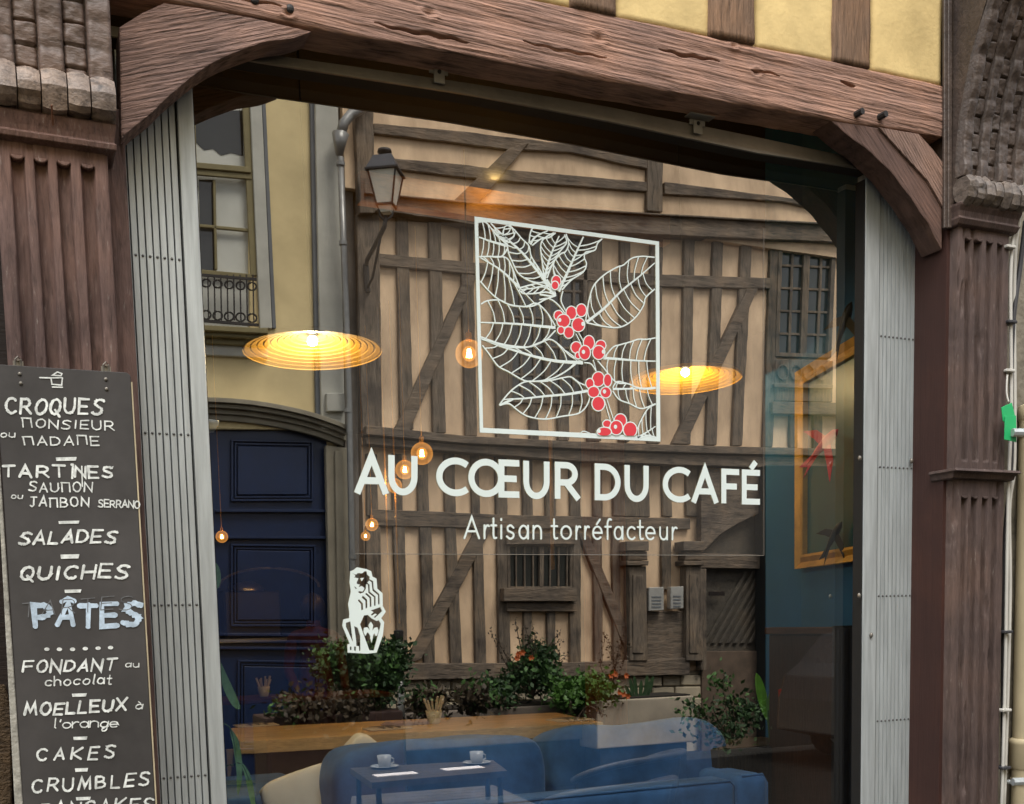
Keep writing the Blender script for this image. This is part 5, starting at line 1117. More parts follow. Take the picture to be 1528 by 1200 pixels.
m_greyb = plain('blue_grey_edge', (0.16, 0.17, 0.18), rough=0.9, var=0.15, nscale=3)
m_olv = plain('olive_paint', (0.20, 0.165, 0.075), rough=0.6, var=0.12)
m_door = plain('navy_door', (0.004, 0.015, 0.055), rough=0.38, var=0.15, bump=0.05, spec=0.5)
m_glassd = plain('dark_pane', (0.03, 0.032, 0.03), rough=0.08, var=0.2, nscale=1.2, bump=0, spec=0.8)
m_curt = plain('net_curtain', (0.58, 0.58, 0.52), rough=0.9, var=0.12, nscale=2, bump=0.3, bscale=8)
m_stone2 = plain('pale_stone', (0.42, 0.36, 0.26), rough=0.95, var=0.25, nscale=3, bump=0.5, bdist=0.02, bscale=9)
m_plantb = plain('planter_concrete', (0.36, 0.31, 0.24), rough=0.9, var=0.25, nscale=3, bump=0.3)
YV = 8.3
def vs(name, pts, mat, parent, out=0.05, back=0.02, base=YV, bevel=0.006, **kw):
    return px_slab(name, pts, base - out, base + back, mat, parent, mirror=True, bevel=bevel, **kw)
random.seed(5)
def rough_poly(pts, j=0.45, seg=16):
    out = []
    for i in range(len(pts)):
        a_ = np.array(pts[i], float); b_ = np.array(pts[(i + 1) % len(pts)], float); L_ = np.linalg.norm(b_ - a_); n_ = max(1, int(L_ / seg))
        for k in range(n_):
            p_ = a_ + (b_ - a_) * k / n_
            if k: p_ = p_ + np.array([random.uniform(-j, j), random.uniform(-j, j)])
            out.append(tuple(p_))
    return out
ht = thing('half_timbered_house', 'half timbered house with pinkish plaster and grey oak, mirrored in the window', 'building', tuple(MI(PY(850, 1146, YV)) * np.array([1, 1, 0])))
def wall_rect(name, a, b, c, d, mat, parent, base=YV, th=0.25, **kw):     # wall behind everything, a..d photo corners
    P = [MI(PY(*q, base)) for q in (a, b, c, d)]; return MB().prism(P, (0, -th, 0)).obj(name, mat, parent, **kw)
xl_, xr_ = PY(534, 500, YV)[0], 13.0
zj = PY(800, 325, YV)[2]; zs = PY(800, 675, YV)[2]; zsill = PY(800, 1012, YV)[2]
def wbox(name, x0, x1, z0, z1, base, mat, parent, th=0.25):
    return MB().box((x0, 2 * G - base, z0), (x1, 2 * G - base - th, z1)).obj(name, mat, parent)
wbox('upper_wall', xl_ - 0.1, xr_, zj, 8.3, 8.22, m_pplast, ht)
wbox('first_floor_wall', xl_, xr_, zs + 0.001, zj - 0.001, YV, m_pplast, ht)
wbox('ground_floor_wall', xl_, xr_, zsill, zs - 0.001, YV + 0.04, m_pplast, ht)
wbox('plinth', xl_, xr_, 0, zsill - 0.002, YV + 0.06, m_stone2, ht)
UB = 8.22
def T(pts, mat=m_tim, out=0.05, base=YV, name='timber', r=True): return vs(name, rough_poly(pts) if r else pts, mat, ht, out=out, base=base)
# top storey
T([(527, 120), (557, 120), (560, 318), (537, 318)], base=UB, out=0.09)
T([(558, 184), (680, 195), (780, 207), (844, 214), (968, 236), (968, 252), (850, 227), (760, 223), (680, 213), (558, 199)], m_timh, base=UB)
T([(586, 236), (680, 244), (755, 253), (967, 271), (967, 285), (741, 269), (674, 262), (592, 252)], m_timh, base=UB)
T([(992, 271), (1172, 294), (1300, 312), (1300, 328), (1165, 300), (992, 289)], m_timh, base=UB)
T([(967, 180), (990, 182), (989, 316), (966, 314)], base=UB, out=0.06)
T([(758, 222), (790, 212), (712, 306), (672, 304)], m_timh, base=UB, out=0.07)
T([(536, 290), (720, 306), (967, 321), (1240, 336), (1300, 340), (1300, 368), (1240, 361), (1144, 357), (981, 350), (706, 335), (590, 317), (536, 313)], m_timh, out=0.16)
T([(545, 286), (720, 302), (967, 317), (1300, 336), (1300, 339), (967, 320), (720, 305), (545, 289)], m_tim, out=0.2, r=False)
# first floor
T([(532, 318), (566, 320), (571, 642), (541, 642)], out=0.09)
for a_, b_, c_, d_, y0_, y1_ in [(592, 609, 598, 618, 322, 640), (640, 658, 647, 666, 328, 645), (688, 706, 695, 712, 336, 650), (737, 757, 741, 760, 340, 655), (790, 802, 791, 804, 600, 656), (832, 849, 833, 850, 600, 657), (876, 898, 878, 898, 345, 658), (926, 941, 925, 940, 349, 659), (972, 990, 968, 985, 352, 662), (1022, 1037, 1017, 1031, 354, 663), (1065, 1080, 1054, 1070, 355, 664), (1107, 1123, 1093, 1108, 357, 665), (1151, 1168, 1139, 1153, 360, 667), (1179, 1190, 1179, 1190, 618, 668), (1214, 1227, 1214, 1227, 618, 669)]:
    T([(a_, y0_), (b_, y0_), (d_, y1_), (c_, y1_)])
T([(565, 378), (710, 392), (850, 400), (989, 410), (1150, 415), (1150, 431), (989, 428), (850, 417), (707, 409), (565, 396)], m_timh, out=0.06)
T([(697, 410), (712, 411), (612, 642), (590, 640)], m_timh, out=0.065)
T([(1115, 431), (1132, 431), (1023, 663), (1004, 662)], m_timh, out=0.065)
for a_ in range(1275, 2300, 52):
    T([(a_, 345), (a_ + 17, 345), (a_ + 12, 668), (a_ - 5, 668)], r=False); T([(a_ + 10, 60), (a_ + 27, 60), (a_ + 27, 338), (a_ + 10, 338)], base=UB, r=False)
# storey beams between ground and first floor
for k, (ya0, yb0, o_) in enumerate([((634, 650, 658, 664, 671), (648, 661, 669, 675, 682), 0.18), ((651, 664, 672, 678, 685), (662, 675, 687, 694, 701), 0.13)]):
    xs4 = (547, 700, 850, 1010, 1300); T([(x, y) for x, y in zip(xs4, ya0)] + [(x, y) for x, y in list(zip(xs4, yb0))[::-1]], m_timh, out=o_, r=False)
def window(pts, parent, cols, rows, fr, glass, lab=None, base=YV, depth=0.06, bw=5.0):
    """pts: TL TR BR BL in photo px"""
    TL, TR_, BR, BL = [np.array(p, float) for p in pts]
    at = lambda u, v: tuple((TL * (1 - u) + TR_ * u) * (1 - v) + (BL * (1 - u) + BR * u) * v)
    w0 = np.linalg.norm(TR_ - TL); h0 = np.linalg.norm(BL - TL); du, dv = bw / w0, bw / h0
    wn = vs('window', [at(0, 0), at(1, 0), at(1, 1), at(0, 1)], glass, parent, out=0.005, back=0.03, base=base, label=lab)
    def bar(u0, v0, u1, v1, o_, nm='frame'): vs(nm, [at(u0, v0), at(u1, v0), at(u1, v1), at(u0, v1)], fr, wn, out=o_, back=-0.006, base=base, bevel=0.004)
    bar(0, 0, du, 1, depth); bar(1 - du, 0, 1, 1, depth); bar(du, 0, 1 - du, dv, depth); bar(du, 1 - dv, 1 - du, 1, depth)
    for i in range(1, cols): m_ = i / cols; s_ = du * (0.8 if cols > 2 and i == cols // 2 else 0.32); bar(m_ - s_, dv, m_ + s_, 1 - dv, depth * (0.85 if s_ > du * 0.5 else 0.5), 'glazing_bar')
    for j in range(1, rows): m_ = j / rows; bar(du, m_ - dv * 0.3, 1 - du, m_ + dv * 0.3, depth * 0.45, 'glazing_bar')
    return wn
window([(1163, 362), (1248, 366), (1240, 534), (1157, 532)], ht, 4, 5, m_tim, m_glassd, 'casement window with small panes and a carved panel below', bw=6)
vs('panel', [(1157, 536), (1243, 538), (1242, 600), (1155, 598)], m_tim, ht, out=0.06)
for k in range(4):
    cxp = 1168 + 19 * k; P = [MI(PY(*p, YV - 0.075)) for p in EL(cxp, 556, 8, 11, 0, 360, 14)]; MB().tube(P, 0.012, 5).obj('carved_ring', m_timh, ht)
T([(1153, 599), (1300, 602), (1300, 620), (1153, 617)], m_timh, out=0.12, r=False)
T([(1155, 572), (1243, 574), (1243, 580), (1155, 578)], m_timh, out=0.1, r=False)
window([(757, 344), (876, 352), (876, 604), (759, 600)], ht, 6, 6, m_tim, m_glassd, 'wide dark casement window behind the coffee plant decal', bw=6)
# ground floor: upper band of studs
for a_, b_ in [(547, 563), (585, 600), (623, 639), (663, 679), (703, 715), (739, 756), (779, 794), (813, 829), (850, 866), (885, 899), (915, 969), (988, 1002), (1023, 1047)]:
    T([(a_, 676), (b_, 677), (b_ + 1.5, 772), (a_ + 1.5, 770)], base=YV + 0.04, out=0.045)
T([(553, 760), (700, 766), (775, 769), (850, 770), (1030, 774), (1030, 790), (850, 789), (775, 789), (700, 788), (553, 785)], m_timh, out=0.06, base=YV + 0.04)
for a_, b_, c_, d_, y0_, y1_ in [(547, 568, 548, 572, 785, 1000), (587, 604, 594, 609, 786, 992), (627, 644, 633, 649, 787, 992), (665, 680, 673, 690, 788, 992), (706, 720, 710, 726, 788, 992), (742, 757, 745, 763, 788, 992), (851, 867, 851, 867, 789, 992), (782, 794, 782, 794, 912, 990), (817, 829, 817, 829, 912, 990), (886, 899, 888, 900, 789, 990), (915, 926, 916, 927, 790, 988), (988, 1002, 988, 1002, 790, 880)]:
    T([(a_, y0_), (b_, y0_), (d_, y1_), (c_, y1_)], base=YV + 0.04)
T([(712, 788), (734, 788), (628, 985), (604, 990)], m_timh, out=0.06, base=YV + 0.04)
T([(862, 792), (880, 800), (944, 955), (944, 980), (925, 950)], m_timh, out=0.06, base=YV + 0.04)
T([(600, 990), (753, 990), (860, 989), (1029, 981), (1029, 1007), (850, 1010), (604, 1015), (548, 1018), (548, 992)], m_timh, out=0.10)
window([(757, 812), (860, 812), (859, 880), (758, 880)], ht, 8, 1, m_tim, m_glassd, 'low barred window of the ground floor', bw=4, base=YV + 0.04)
T([(752, 878), (862, 878), (862, 898), (752, 898)], m_timh, out=0.12, r=False); T([(757, 899), (860, 899), (860, 913), (757, 913)], m_timh, out=0.05, r=False)
T([(756, 796), (860, 796), (860, 813), (756, 813)], m_timh, out=0.06, r=False)
m_dkfront = plain('dark_shopfront', (0.012, 0.014, 0.014), rough=0.6, var=0.2)
vs('dark_shopfront', [(1143, 694), (1500, 700), (1500, 1200), (1143, 1200)], m_dkfront, ht, out=0.22, back=0.0)
# two half columns with capitals and an entry
for (a_, b_) in [(940, 965), (1024, 1047)]:
    T([(a_, 845), (b_, 845), (b_ + 2, 986), (a_, 986)], out=0.12, r=False, name='half_column'); T([(a_ + 5, 858), (b_ - 5, 858), (b_ - 4, 975), (a_ + 5, 975)], out=0.135, r=False, name='half_column')
    T([(a_ - 4, 808), (b_ + 4, 808), (b_ + 4, 822), (a_ - 4, 822)], m_timh, out=0.18, r=False, name='capital'); T([(a_ - 1, 823), (b_ + 1, 823), (b_ + 2, 836), (a_ - 2, 836)], m_timh, out=0.14, r=False, name='capital'); T([(a_ - 4, 837), (b_ + 4, 837), (b_ + 3, 844), (a_ - 3, 844)], m_timh, out=0.17, r=False, name='capital')
T([(966, 912), (1024, 912), (1024, 984), (966, 984)], m_timh, out=0.05, r=False, name='timber')
for i, (x0, y0, x1, y1) in enumerate([(969, 877, 991, 912), (1001, 876, 1020, 909)]):
    b_ = vs('door_entry_box', [(x0, y0), (x1, y0 - 1), (x1, y1 - 1), (x0, y1)], plain('grey_box_%d' % i, (0.40, 0.39, 0.36), rough=0.5, metal=0.2), ht, out=0.14, back=-0.052)
    for k in range(4): vs('slot', [(x0 + 4, y0 + 13 + 5 * k), (x1 - 4, y0 + 13 + 5 * k), (x1 - 4, y0 + 15 + 5 * k), (x0 + 4, y0 + 15 + 5 * k)], m_greyb, b_, out=0.146, back=-0.141, bevel=0)
# carriage gate right of the columns
m_gate = wood('gate_boards', (0.085, 0.075, 0.06), grain=(4, 4, 4), rot=(0, math.radians(45), 0), bump=0.5, dist=0.02, contrast=0.35, freq=3)
gt = vs('gate', [(1048, 700), (1400, 700), (1400, 1160), (1048, 1160)], m_gate, ht, out=0.0, back=0.02, base=YV + 0.035)
for i in range(16):
    x0 = 1050 + i * 11; vs('gate_board', [(x0, 960), (x0 + 6, 960), (x0 + 6 + 62, 852), (x0 + 62, 852)], m_gate, ht, out=0.035, back=-0.012, base=YV + 0.035)
T([(1046, 826), (1400, 832), (1400, 851), (1046, 848)], m_timh, out=0.10, r=False)
T([(1046, 1000), (1054, 1000), (1054, 849), (1046, 849)], m_tim, out=0.10, r=False)
T([(1047, 972), (1400, 968), (1400, 1160), (1047, 1160)], plain('gate_base', (0.12, 0.085, 0.06), rough=0.9, var=0.3), out=0.03, r=False, name='gate_base')
arc = [(1046, 826)] + [(1046 + 354 * t, 826 - 95 * math.sin(math.pi * min(1, t * 1.4) / 2) ** 0.7) for t in np.linspace(0, 1, 14)] + [(1400, 700), (1046, 700)]
T(arc, m_timh, out=0.08, r=False, name='gate_arch')
vs('letter_slot', [(1058, 883), (1081, 883), (1081, 889), (1058, 889)], m_dark, ht, out=0.05, back=-0.036, bevel=0)
# plinth stones
xp = 604
for row in range(3):
    y0 = 1016 + row * 17; x = 560 + row * 9
    while x < 1040:
        w_ = random.uniform(26, 46); sl_ = -0.02 * (x - 604)
        vs('stone', [(x, y0 + sl_), (x + w_ - 2, y0 + sl_ - 0.5), (x + w_ - 2, y0 + 15 + sl_), (x, y0 + 15 + sl_)], m_stone2, ht, out=random.uniform(0.0, 0.03), back=0.05, bevel=0.012); x += w_

# ---- ochre house to the left
oh = thing('ochre_house', 'ochre house with grey trim and navy carriage door, mirrored at the window left', 'building', tuple(MI(PY(400, 1150, YV)) * np.array([1, 1, 0])))
def O(name, pts, mat, out=0.03, back=0.02, base=YV, **kw): return vs(name, pts, mat, oh, out=out, back=back, base=base, **kw)
MB().box((-9, 2 * G - YV - 0.32, 0), (xl_ - 0.14, 2 * G - YV - 0.6, 8.3)).obj('core_wall', m_yp2, oh)
O('plaster_wall', [(372, -60), (466, -60), (480, 620), (372, 598)], m_yp2, out=0.0, back=0.3)
O('plaster_wall', [(-300, 527), (372.5, 527), (480.5, 527), (482, 640), (-300, 640)], m_yp2, out=0.001, back=0.3)
O('plaster_wall', [(-300, -60), (270, -60), (270, 526), (-300, 526)], m_yp2, out=0.0, back=0.3)
O('plaster_wall', [(270.5, -60), (371.5, -60), (371.5, 120), (270.5, 120)], m_yp2, out=0.0, back=0.3)
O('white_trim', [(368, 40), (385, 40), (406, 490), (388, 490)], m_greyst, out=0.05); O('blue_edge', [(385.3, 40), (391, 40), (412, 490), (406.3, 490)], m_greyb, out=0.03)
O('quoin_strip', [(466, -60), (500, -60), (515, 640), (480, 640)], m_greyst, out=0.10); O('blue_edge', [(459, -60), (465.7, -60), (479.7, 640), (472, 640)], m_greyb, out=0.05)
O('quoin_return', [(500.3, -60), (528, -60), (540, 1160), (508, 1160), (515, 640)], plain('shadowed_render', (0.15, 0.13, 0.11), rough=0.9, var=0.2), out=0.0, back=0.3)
# upper window
wn = O('window', [(278, 130), (374, 130), (386, 412), (290, 412)], m_curt, out=-0.06, back=0.12, label='tall olive framed window with half drawn pale curtain')
def ow(pts, o_=0.02, m=m_olv, nm='frame', back=0.0): vs(nm, pts, m, wn, out=o_, back=back, base=YV)
vs('dark_pane', [(290, 165), (362, 165), (363, 233), (345, 228), (330, 232), (318, 222), (305, 224), (292, 212)], m_glassd, wn, out=-0.055, back=0.058, base=YV, bevel=0)
vs('dark_pane', [(297, 268), (320, 268), (322, 405), (300, 405)], m_glassd, wn, out=-0.055, back=0.058, base=YV, bevel=0)
ow([(361, 150), (374, 150), (386, 412), (374, 412)]); ow([(278, 150), (291, 150), (299, 412), (289, 412)]); ow([(284, 241), (374, 249), (375, 258), (285, 250)], 0.05); ow([(285, 251), (375, 259), (376, 268), (286, 260)], 0.03)
ow([(297, 334), (372, 341), (372, 346), (297, 339)], 0.0, back=0.03); ow([(297, 402), (376, 409), (376, 418), (297, 411)], 0.02)
ow([(318, 268), (322, 268), (325, 403), (321, 403)], 0.0, back=0.03)
O('window_recess', [(280, 412), (388, 418), (390, 494), (284, 490)], m_curt, out=-0.03, back=0.1)
rl = O('railing', [(296, 408), (383, 415), (383, 419), (296, 412)], m_iron, out=0.12, back=-0.10, bevel=0, label='wrought iron window railing with scrolls')
for k in range(9):
    x = 300 + 9.6 * k; vs('baluster', [(x, 410), (x + 1.8, 410), (x + 3, 478), (x + 1.2, 478)], m_iron, rl, out=0.115, back=-0.10, base=YV, bevel=0)
for k in range(5):
    for yy_, r_ in ((423, 6.5), (470, 7)):
        P = [MI(PY(*p, YV - 0.115)) for p in EL(308 + 17 * k, yy_ + 1.2 * k, r_, r_ * 0.9, 0, 360, 14)]; MB().tube(P, 0.009, 5).obj('scroll', m_iron, rl)
vs('bottom_rail', [(298, 476), (386, 483), (386, 487), (298, 480)], m_iron, rl, out=0.12, back=-0.10, base=YV, bevel=0)
for (y0, y1, o_, m_) in [(484, 492, 0.22, m_olv), (492.5, 500, 0.17, m_olv), (500.5, 511, 0.10, m_olv), (511.5, 528, 0.05, m_greyst)]:
    O('sill_moulding', [(250, y0 - 2), (400, y0 + 6), (400, y1 + 6), (250, y1 - 2)], m_, out=o_)
# arched door surround
m_arch = plain('arch_stone', (0.27, 0.24, 0.18), rough=0.85, var=0.25, nscale=3, bump=0.3)
for k, (o_, dy0, dy1) in enumerate([(0.20, 0, 7), (0.15, 7.5, 15), (0.09, 15.5, 24), (0.05, 24.5, 34)]):
    top = smoothpts([(180, 592), (305, 592), (380, 597), (450, 610), (500, 626), (520, 635)], 4)
    O('arch_moulding', [(x, y + dy0) for x, y in top if x < 522 - k * 2] + [(x, y + dy1) for x, y in top[::-1] if x < 522 - k * 2], m_arch, out=o_, bevel=0.004)
O('door_jamb', [(486, 664), (519, 668), (526, 1160), (498, 1160)], m_arch, out=0.06); O('door_jamb', [(500, 672), (512, 674), (520, 1160), (509, 1160)], m_arch, out=0.10)
O('plaque_box', [(487, 586), (514, 586), (515, 613), (488, 613)], m_greyst, out=0.16)
dr_ = O('carriage_door', [(180, 610), (487, 640), (500, 1165), (180, 1165)], m_door, out=-0.06, back=0.10, label='tall navy panelled carriage door under a flat arch')
def dpan(x0, y0, x1, y1, k=3.0):
    for i in range(3):
        a_ = i * k * 1.6; nm = 'door_panel'
        if i == 2: vs(nm, [(x0 + a_, y0 + a_), (x1 - a_, y0 + a_ + 2), (x1 - a_, y1 - a_), (x0 + a_, y1 - a_)], m_door, dr_, out=-0.02, back=0.058, base=YV); continue
        o_ = -0.03 + 0.014 * (1 - i)
        for q in ([(x0 + a_, y0 + a_), (x1 - a_, y0 + a_ + 2), (x1 - a_, y0 + a_ + 2 + k), (x0 + a_, y0 + a_ + k)], [(x0 + a_, y1 - a_ - k), (x1 - a_, y1 - a_ - k), (x1 - a_, y1 - a_), (x0 + a_, y1 - a_)], [(x0 + a_, y0 + a_ + k), (x0 + a_ + k, y0 + a_ + k), (x0 + a_ + k, y1 - a_ - k), (x0 + a_, y1 - a_ - k)], [(x1 - a_ - k, y0 + a_ + k), (x1 - a_, y0 + a_ + k), (x1 - a_, y1 - a_ - k), (x1 - a_ - k, y1 - a_ - k)]):
            vs('panel_moulding', q, m_door, dr_, out=o_, back=0.058, base=YV, bevel=0.003)
dpan(345, 655, 468, 748); dpan(355, 985, 480, 1120); dpan(345, 812, 472, 935); dpan(205, 655, 315, 748); dpan(205, 812, 320, 935)
for y in (760, 800, 945, 955, 965): vs('door_rail', [(322, y), (490, y + 1), (490, y + 5), (322, y + 4)], m_door, dr_, out=0.0, back=0.058, base=YV, bevel=0.003)
# downpipe between the houses
dpp = thing('street_downpipe', 'grey metal downpipe with hopper between the ochre house and the half timbered house, mirrored', 'drainpipe', tuple(MI(PY(524, 1150, 8.1)) * np.array([1, 1, 0])))
m_zinc = plain('zinc', (0.26, 0.26, 0.25), rough=0.4, metal=0.5, var=0.2)
mp_ = lambda x, y, Y=8.05: MI(PY(x, y, Y))
MB().tube([mp_(508, 235), mp_(514, 400), mp_(521, 600), mp_(526, 850), mp_(529, 1140)], 0.032, 10).obj('pipe', m_zinc, dpp, smooth=True)
MB().tube([mp_(506, 232), mp_(507, 215), mp_(508, 200)], [0.035, 0.06, 0.085], 10).obj('hopper', m_zinc, dpp, smooth=True)
MB().tube([mp_(509, 200), mp_(513, 184), mp_(524, 171), mp_(540, 163), mp_(545, 120)], 0.05, 10).obj('elbow', m_zinc, dpp, smooth=True)
for y in (245, 363, 612, 832): MB().tube([mp_(508 + (y - 235) * 0.031, y - 3), mp_(508 + (y - 235) * 0.031, y + 3)], 0.042, 10).obj('pipe_clip', m_zinc, dpp)

# ---- street lantern on its bracket
LYv = 7.55
lan = thing('street_lantern', 'old four sided street lantern on an iron bracket, mirrored in the window', 'street lantern', tuple(MI(PY(576, 330, LYv))))
lc = PY(576, 283, LYv); ppm_ = 1670.0 / ((lc - CAM) @ np.array([cX[2], cY[2], -cD[2]]))
zz = lambda y: PY(576, y, LYv)[2]
def frus(z0, r0, z1, r1, rot=0.98):
    V = []
    for z, r in ((z0, r0), (z1, r1)):
        for k in range(4): th = rot + math.pi / 4 + k * math.pi / 2; V.append(MI((lc[0] + r * math.cos(th), lc[1] + r * math.sin(th), z)))
    return V, [(0, 1, 2, 3), (4, 5, 6, 7)] + [(k, (k + 1) % 4, 4 + (k + 1) % 4, 4 + k) for k in range(4)]
u_ = 1 / ppm_
V, F = frus(zz(257), 33 * u_, zz(236), 20 * u_); mesh('roof', V, F, plain('slate_tin', (0.05, 0.052, 0.06), rough=0.5, metal=0.3), lan)
V, F = frus(zz(260), 35 * u_, zz(257.3), 35 * u_); mesh('eave', V, F, m_iron, lan)
V, F = frus(zz(306), 17 * u_, zz(260.3), 29 * u_)
gm = plain('milky_lantern_glass', (0.70, 0.67, 0.56), rough=0.3, var=0.12); mesh('glass_body', V, F, gm, lan)
for k in range(4): MB().tube([V[k] + (V[k] - MI(lc)) * np.array([0.03, 0.03, 0]), V[4 + k] + (V[4 + k] - MI(lc)) * np.array([0.03, 0.03, 0])], 0.010, 5).obj('corner_bar', m_iron, lan)
V, F = frus(zz(309), 19 * u_, zz(306.2), 19 * u_); mesh('base_rim', V, F, m_iron, lan)
V, F = frus(zz(318), 10 * u_, zz(309.2), 15 * u_); mesh('base_cup', V, F, gm, lan)
lcm = MI(lc); MB().lathe((lcm[0], lcm[1], 0), [(0.0, zz(223)), (10 * u_, zz(224)), (11 * u_, zz(228)), (7 * u_, zz(231)), (6 * u_, zz(236))], 16).obj('vent_cap', m_iron, lan, smooth=True)
for s_ in (-1, 1): MB().tube([MI(PY(576 + 11 * s_, 312, LYv)), MI(PY(576 + 9 * s_, 322, LYv)), MI(PY(575, 330, LYv))], 0.012, 5).obj('cradle', m_iron, lan)
MB().tube([MI(p) for p in (PY(576, 322, LYv), PY(574, 338, LYv), PY(562, 362, 7.75), PY(548, 388, 8.1), PY(546, 400, 8.24))], 0.022, 6).obj('bracket', m_iron, lan, smooth=True)
MB().tube([MI(p) for p in (PY(569, 348, LYv + 0.1), PY(562, 385, 7.8), PY(556, 415, 8.0), PY(548, 430, 8.2))], 0.014, 6).obj('bracket', m_iron, lan, smooth=True)
MB().tube([MI(PY(*p, 8.2)) for p in [(546, 395), (547, 420), (549, 436)]], 0.03, 6).obj('wall_plate', m_iron, lan)

# ---- post, planters and shrubs in the street
bo = thing('street_bollard', 'slim grey street post with a dark cap, mirrored right of the lion', 'bollard', tuple(MI(PY(597, 1100, 6.2)) * np.array([1, 1, 0])))
b0_, b1_ = MI(PY(598, 1075, 6.2)), MI(PY(595, 945, 6.2)); b0_ = np.array([b1_[0], b1_[1], 0])
MB().tube([b0_, b1_], 0.032, 12).obj('post', m_zinc, bo, smooth=True); MB().lathe(tuple(b1_), [(0.036, -0.07), (0.04, -0.02), (0.042, 0.02), (0.02, 0.03), (0.0, 0.03)], 12).obj('cap', m_iron, bo); MB().tube([b1_ + np.array([0, 0, -0.20]), b1_ + np.array([0, 0, -0.12])], 0.035, 12).obj('white_band', m_ceram, bo)
m_trough = plain('grey_trough', (0.17, 0.14, 0.115), rough=0.9, var=0.25, nscale=3, bump=0.3)
def vbox(x0, x1, ytop, Yv, dep, name, mat, parent, z0=0.0, bevel=0.02):
    a_, b_ = PY(x0, ytop, Yv), PY(x1, ytop, Yv); z_ = (a_[2] + b_[2]) / 2
    return MB().box((a_[0], 2 * G - Yv, z0), (b_[0], 2 * G - Yv - dep, z_)).obj(name, mat, parent, bevel=bevel, bseg=3), z_, a_[0], b_[0]
for (x0, x1, yt, Yv_, lab) in [(890, 1036, 1042, 6.3, 'large pale concrete planter with tulips and orange flowers, mirrored at the right'), (575, 884, 1057, 6.6, 'grey stone planter trough with the tall shrub, mirrored in the middle')]:
    a_ = PY((x0 + x1) / 2, yt, Yv_); t = thing('street_planter', lab, 'planter', (a_[0], 2 * G - Yv_ - 0.25, 0), 'concrete planters in the street')
    zb4 = PY((x0 + x1) / 2, 1113, Yv_)[2]; b_, z_, xa4, xb4 = vbox(x0, x1, yt, Yv_, 0.5, 'trough', m_plantb if x0 > 800 else m_trough, t, z0=zb4); MB().box((xa4 + 0.06, 2 * G - Yv_ - 0.05, 0), (xb4 - 0.06, 2 * G - Yv_ - 0.45, zb4 - 0.001)).obj('stand', m_blk, t)
    MB().box((xa4 + 0.03, 2 * G - Yv_ - 0.03, z_ + 0.001), (xb4 - 0.03, 2 * G - Yv_ - 0.47, z_ + 0.015)).obj('soil', m_soil, t)
a_ = PY(500, 1062, 5.15); t = thing('dark_planter', 'long dark red brown planter box under the low bronze shrub, mirrored at the left', 'planter', (a_[0], 2 * G - 5.4, 0))
vbox(395, 602, 1066, 5.15, 0.45, 'box', plain('dark_brown_box', (0.035, 0.016, 0.012), rough=0.8), t)
def foliage(parent, boxes, n, s, mat, name='foliage', clump=0.13):
    """boxes: (px,py,rx_px,ry_px,Yv): leaves in clumps through each volume"""
    V = []; F = []
    for (px, py, rx, ry, Yv_) in boxes:
        c = PY(px, py, Yv_); dx = abs(PY(px + rx, py, Yv_)[0] - c[0]); dz_ = abs(PY(px, py - ry, Yv_)[2] - c[2]); dy_ = min(dx, 0.35)
        ncl = max(6, n // 26)
        for k in range(ncl):
            while True:
                q = rng.uniform(-1, 1, 3)
                if q @ q < 1: break
            q *= (0.55 + 0.45 * rng.rand()) if q @ q > 0.25 else 1
            cc = MI(c) + q * np.array([dx, dy_, dz_])
            for m_ in range(n // ncl):
                p_ = cc + rng.normal(0, 1, 3) * clump * 0.45; d_ = _un(rng.normal(0, 1, 3) + np.array([0, 0, 0.3])); e_ = _un(np.cross(d_, rng.normal(0, 1, 3))); L_ = s * (0.6 + 0.8 * rng.rand()); W_ = L_ * 0.30
                i0 = len(V); V += [p_, p_ + d_ * L_ * 0.5 + e_ * W_, p_ + d_ * L_, p_ + d_ * L_ * 0.5 - e_ * W_]; F.append((i0, i0 + 1, i0 + 2, i0 + 3))
    return mesh(name, V, F, mat, parent, kind='stuff')
def twigs(parent, base, tips, Yv_, r=0.007, leaves=True, mat=None):
    q = MB(); V = []; F = []
    for (x, y) in tips:
        b_ = MI(PY(*base, Yv_)); t_2 = MI(PY(x, y, Yv_)) + rng.normal(0, 0.06, 3) * np.array([0.3, 1.5, 0]); m_ = (b_ + t_2) / 2 + rng.normal(0, 0.05, 3)
        pts_ = smoothpts([tuple(b_), tuple(m_), tuple(t_2)], 6); q.tube(pts_, [r * (1 - 0.75 * i / (len(pts_) - 1)) for i in range(len(pts_))], 4)
        if leaves:
            for p_ in pts_[3:]:
                for s_ in range(3):
                    p0 = np.array(p_) + rng.normal(0, 0.012, 3); d_ = _un(rng.normal(0, 1, 3)); e_ = _un(np.cross(d_, rng.normal(0, 1, 3))); L_ = 0.035; i0 = len(V)
                    V += [p0, p0 + d_ * L_ * .5 + e_ * L_ * .25, p0 + d_ * L_, p0 + d_ * L_ * .5 - e_ * L_ * .25]; F.append((i0, i0 + 1, i0 + 2, i0 + 3))
    q.obj('twigs', m_twig, parent, kind='stuff')
    if V: mesh('twig_leaves', V, F, mat or m_leafR, parent, kind='stuff')
def shrub(lab, px, py, Yv_): return thing('shrub', lab, 'shrub', tuple(MI(PY(px, py, Yv_))), 'shrubs mirrored in the window')
s1 = shrub('dense dark green shrub mirrored just under the lion', 540, 1085, 5.4)
foliage(s1, [(515, 995, 45, 32, 5.4), (555, 1020, 48, 42, 5.4), (575, 985, 24, 26, 5.4)], 1500, 0.048, m_leafD); foliage(s1, [(505, 985, 36, 20, 5.3), (560, 1000, 38, 28, 5.3)], 420, 0.045, m_leafM)
twigs(s1, (565, 1090), [(545, 1040), (560, 1030), (585, 1045), (575, 1020)], 5.4, 0.014, False)
s2 = shrub('low bronze leaved shrub mirrored above the left half of the table', 470, 1085, 5.2)
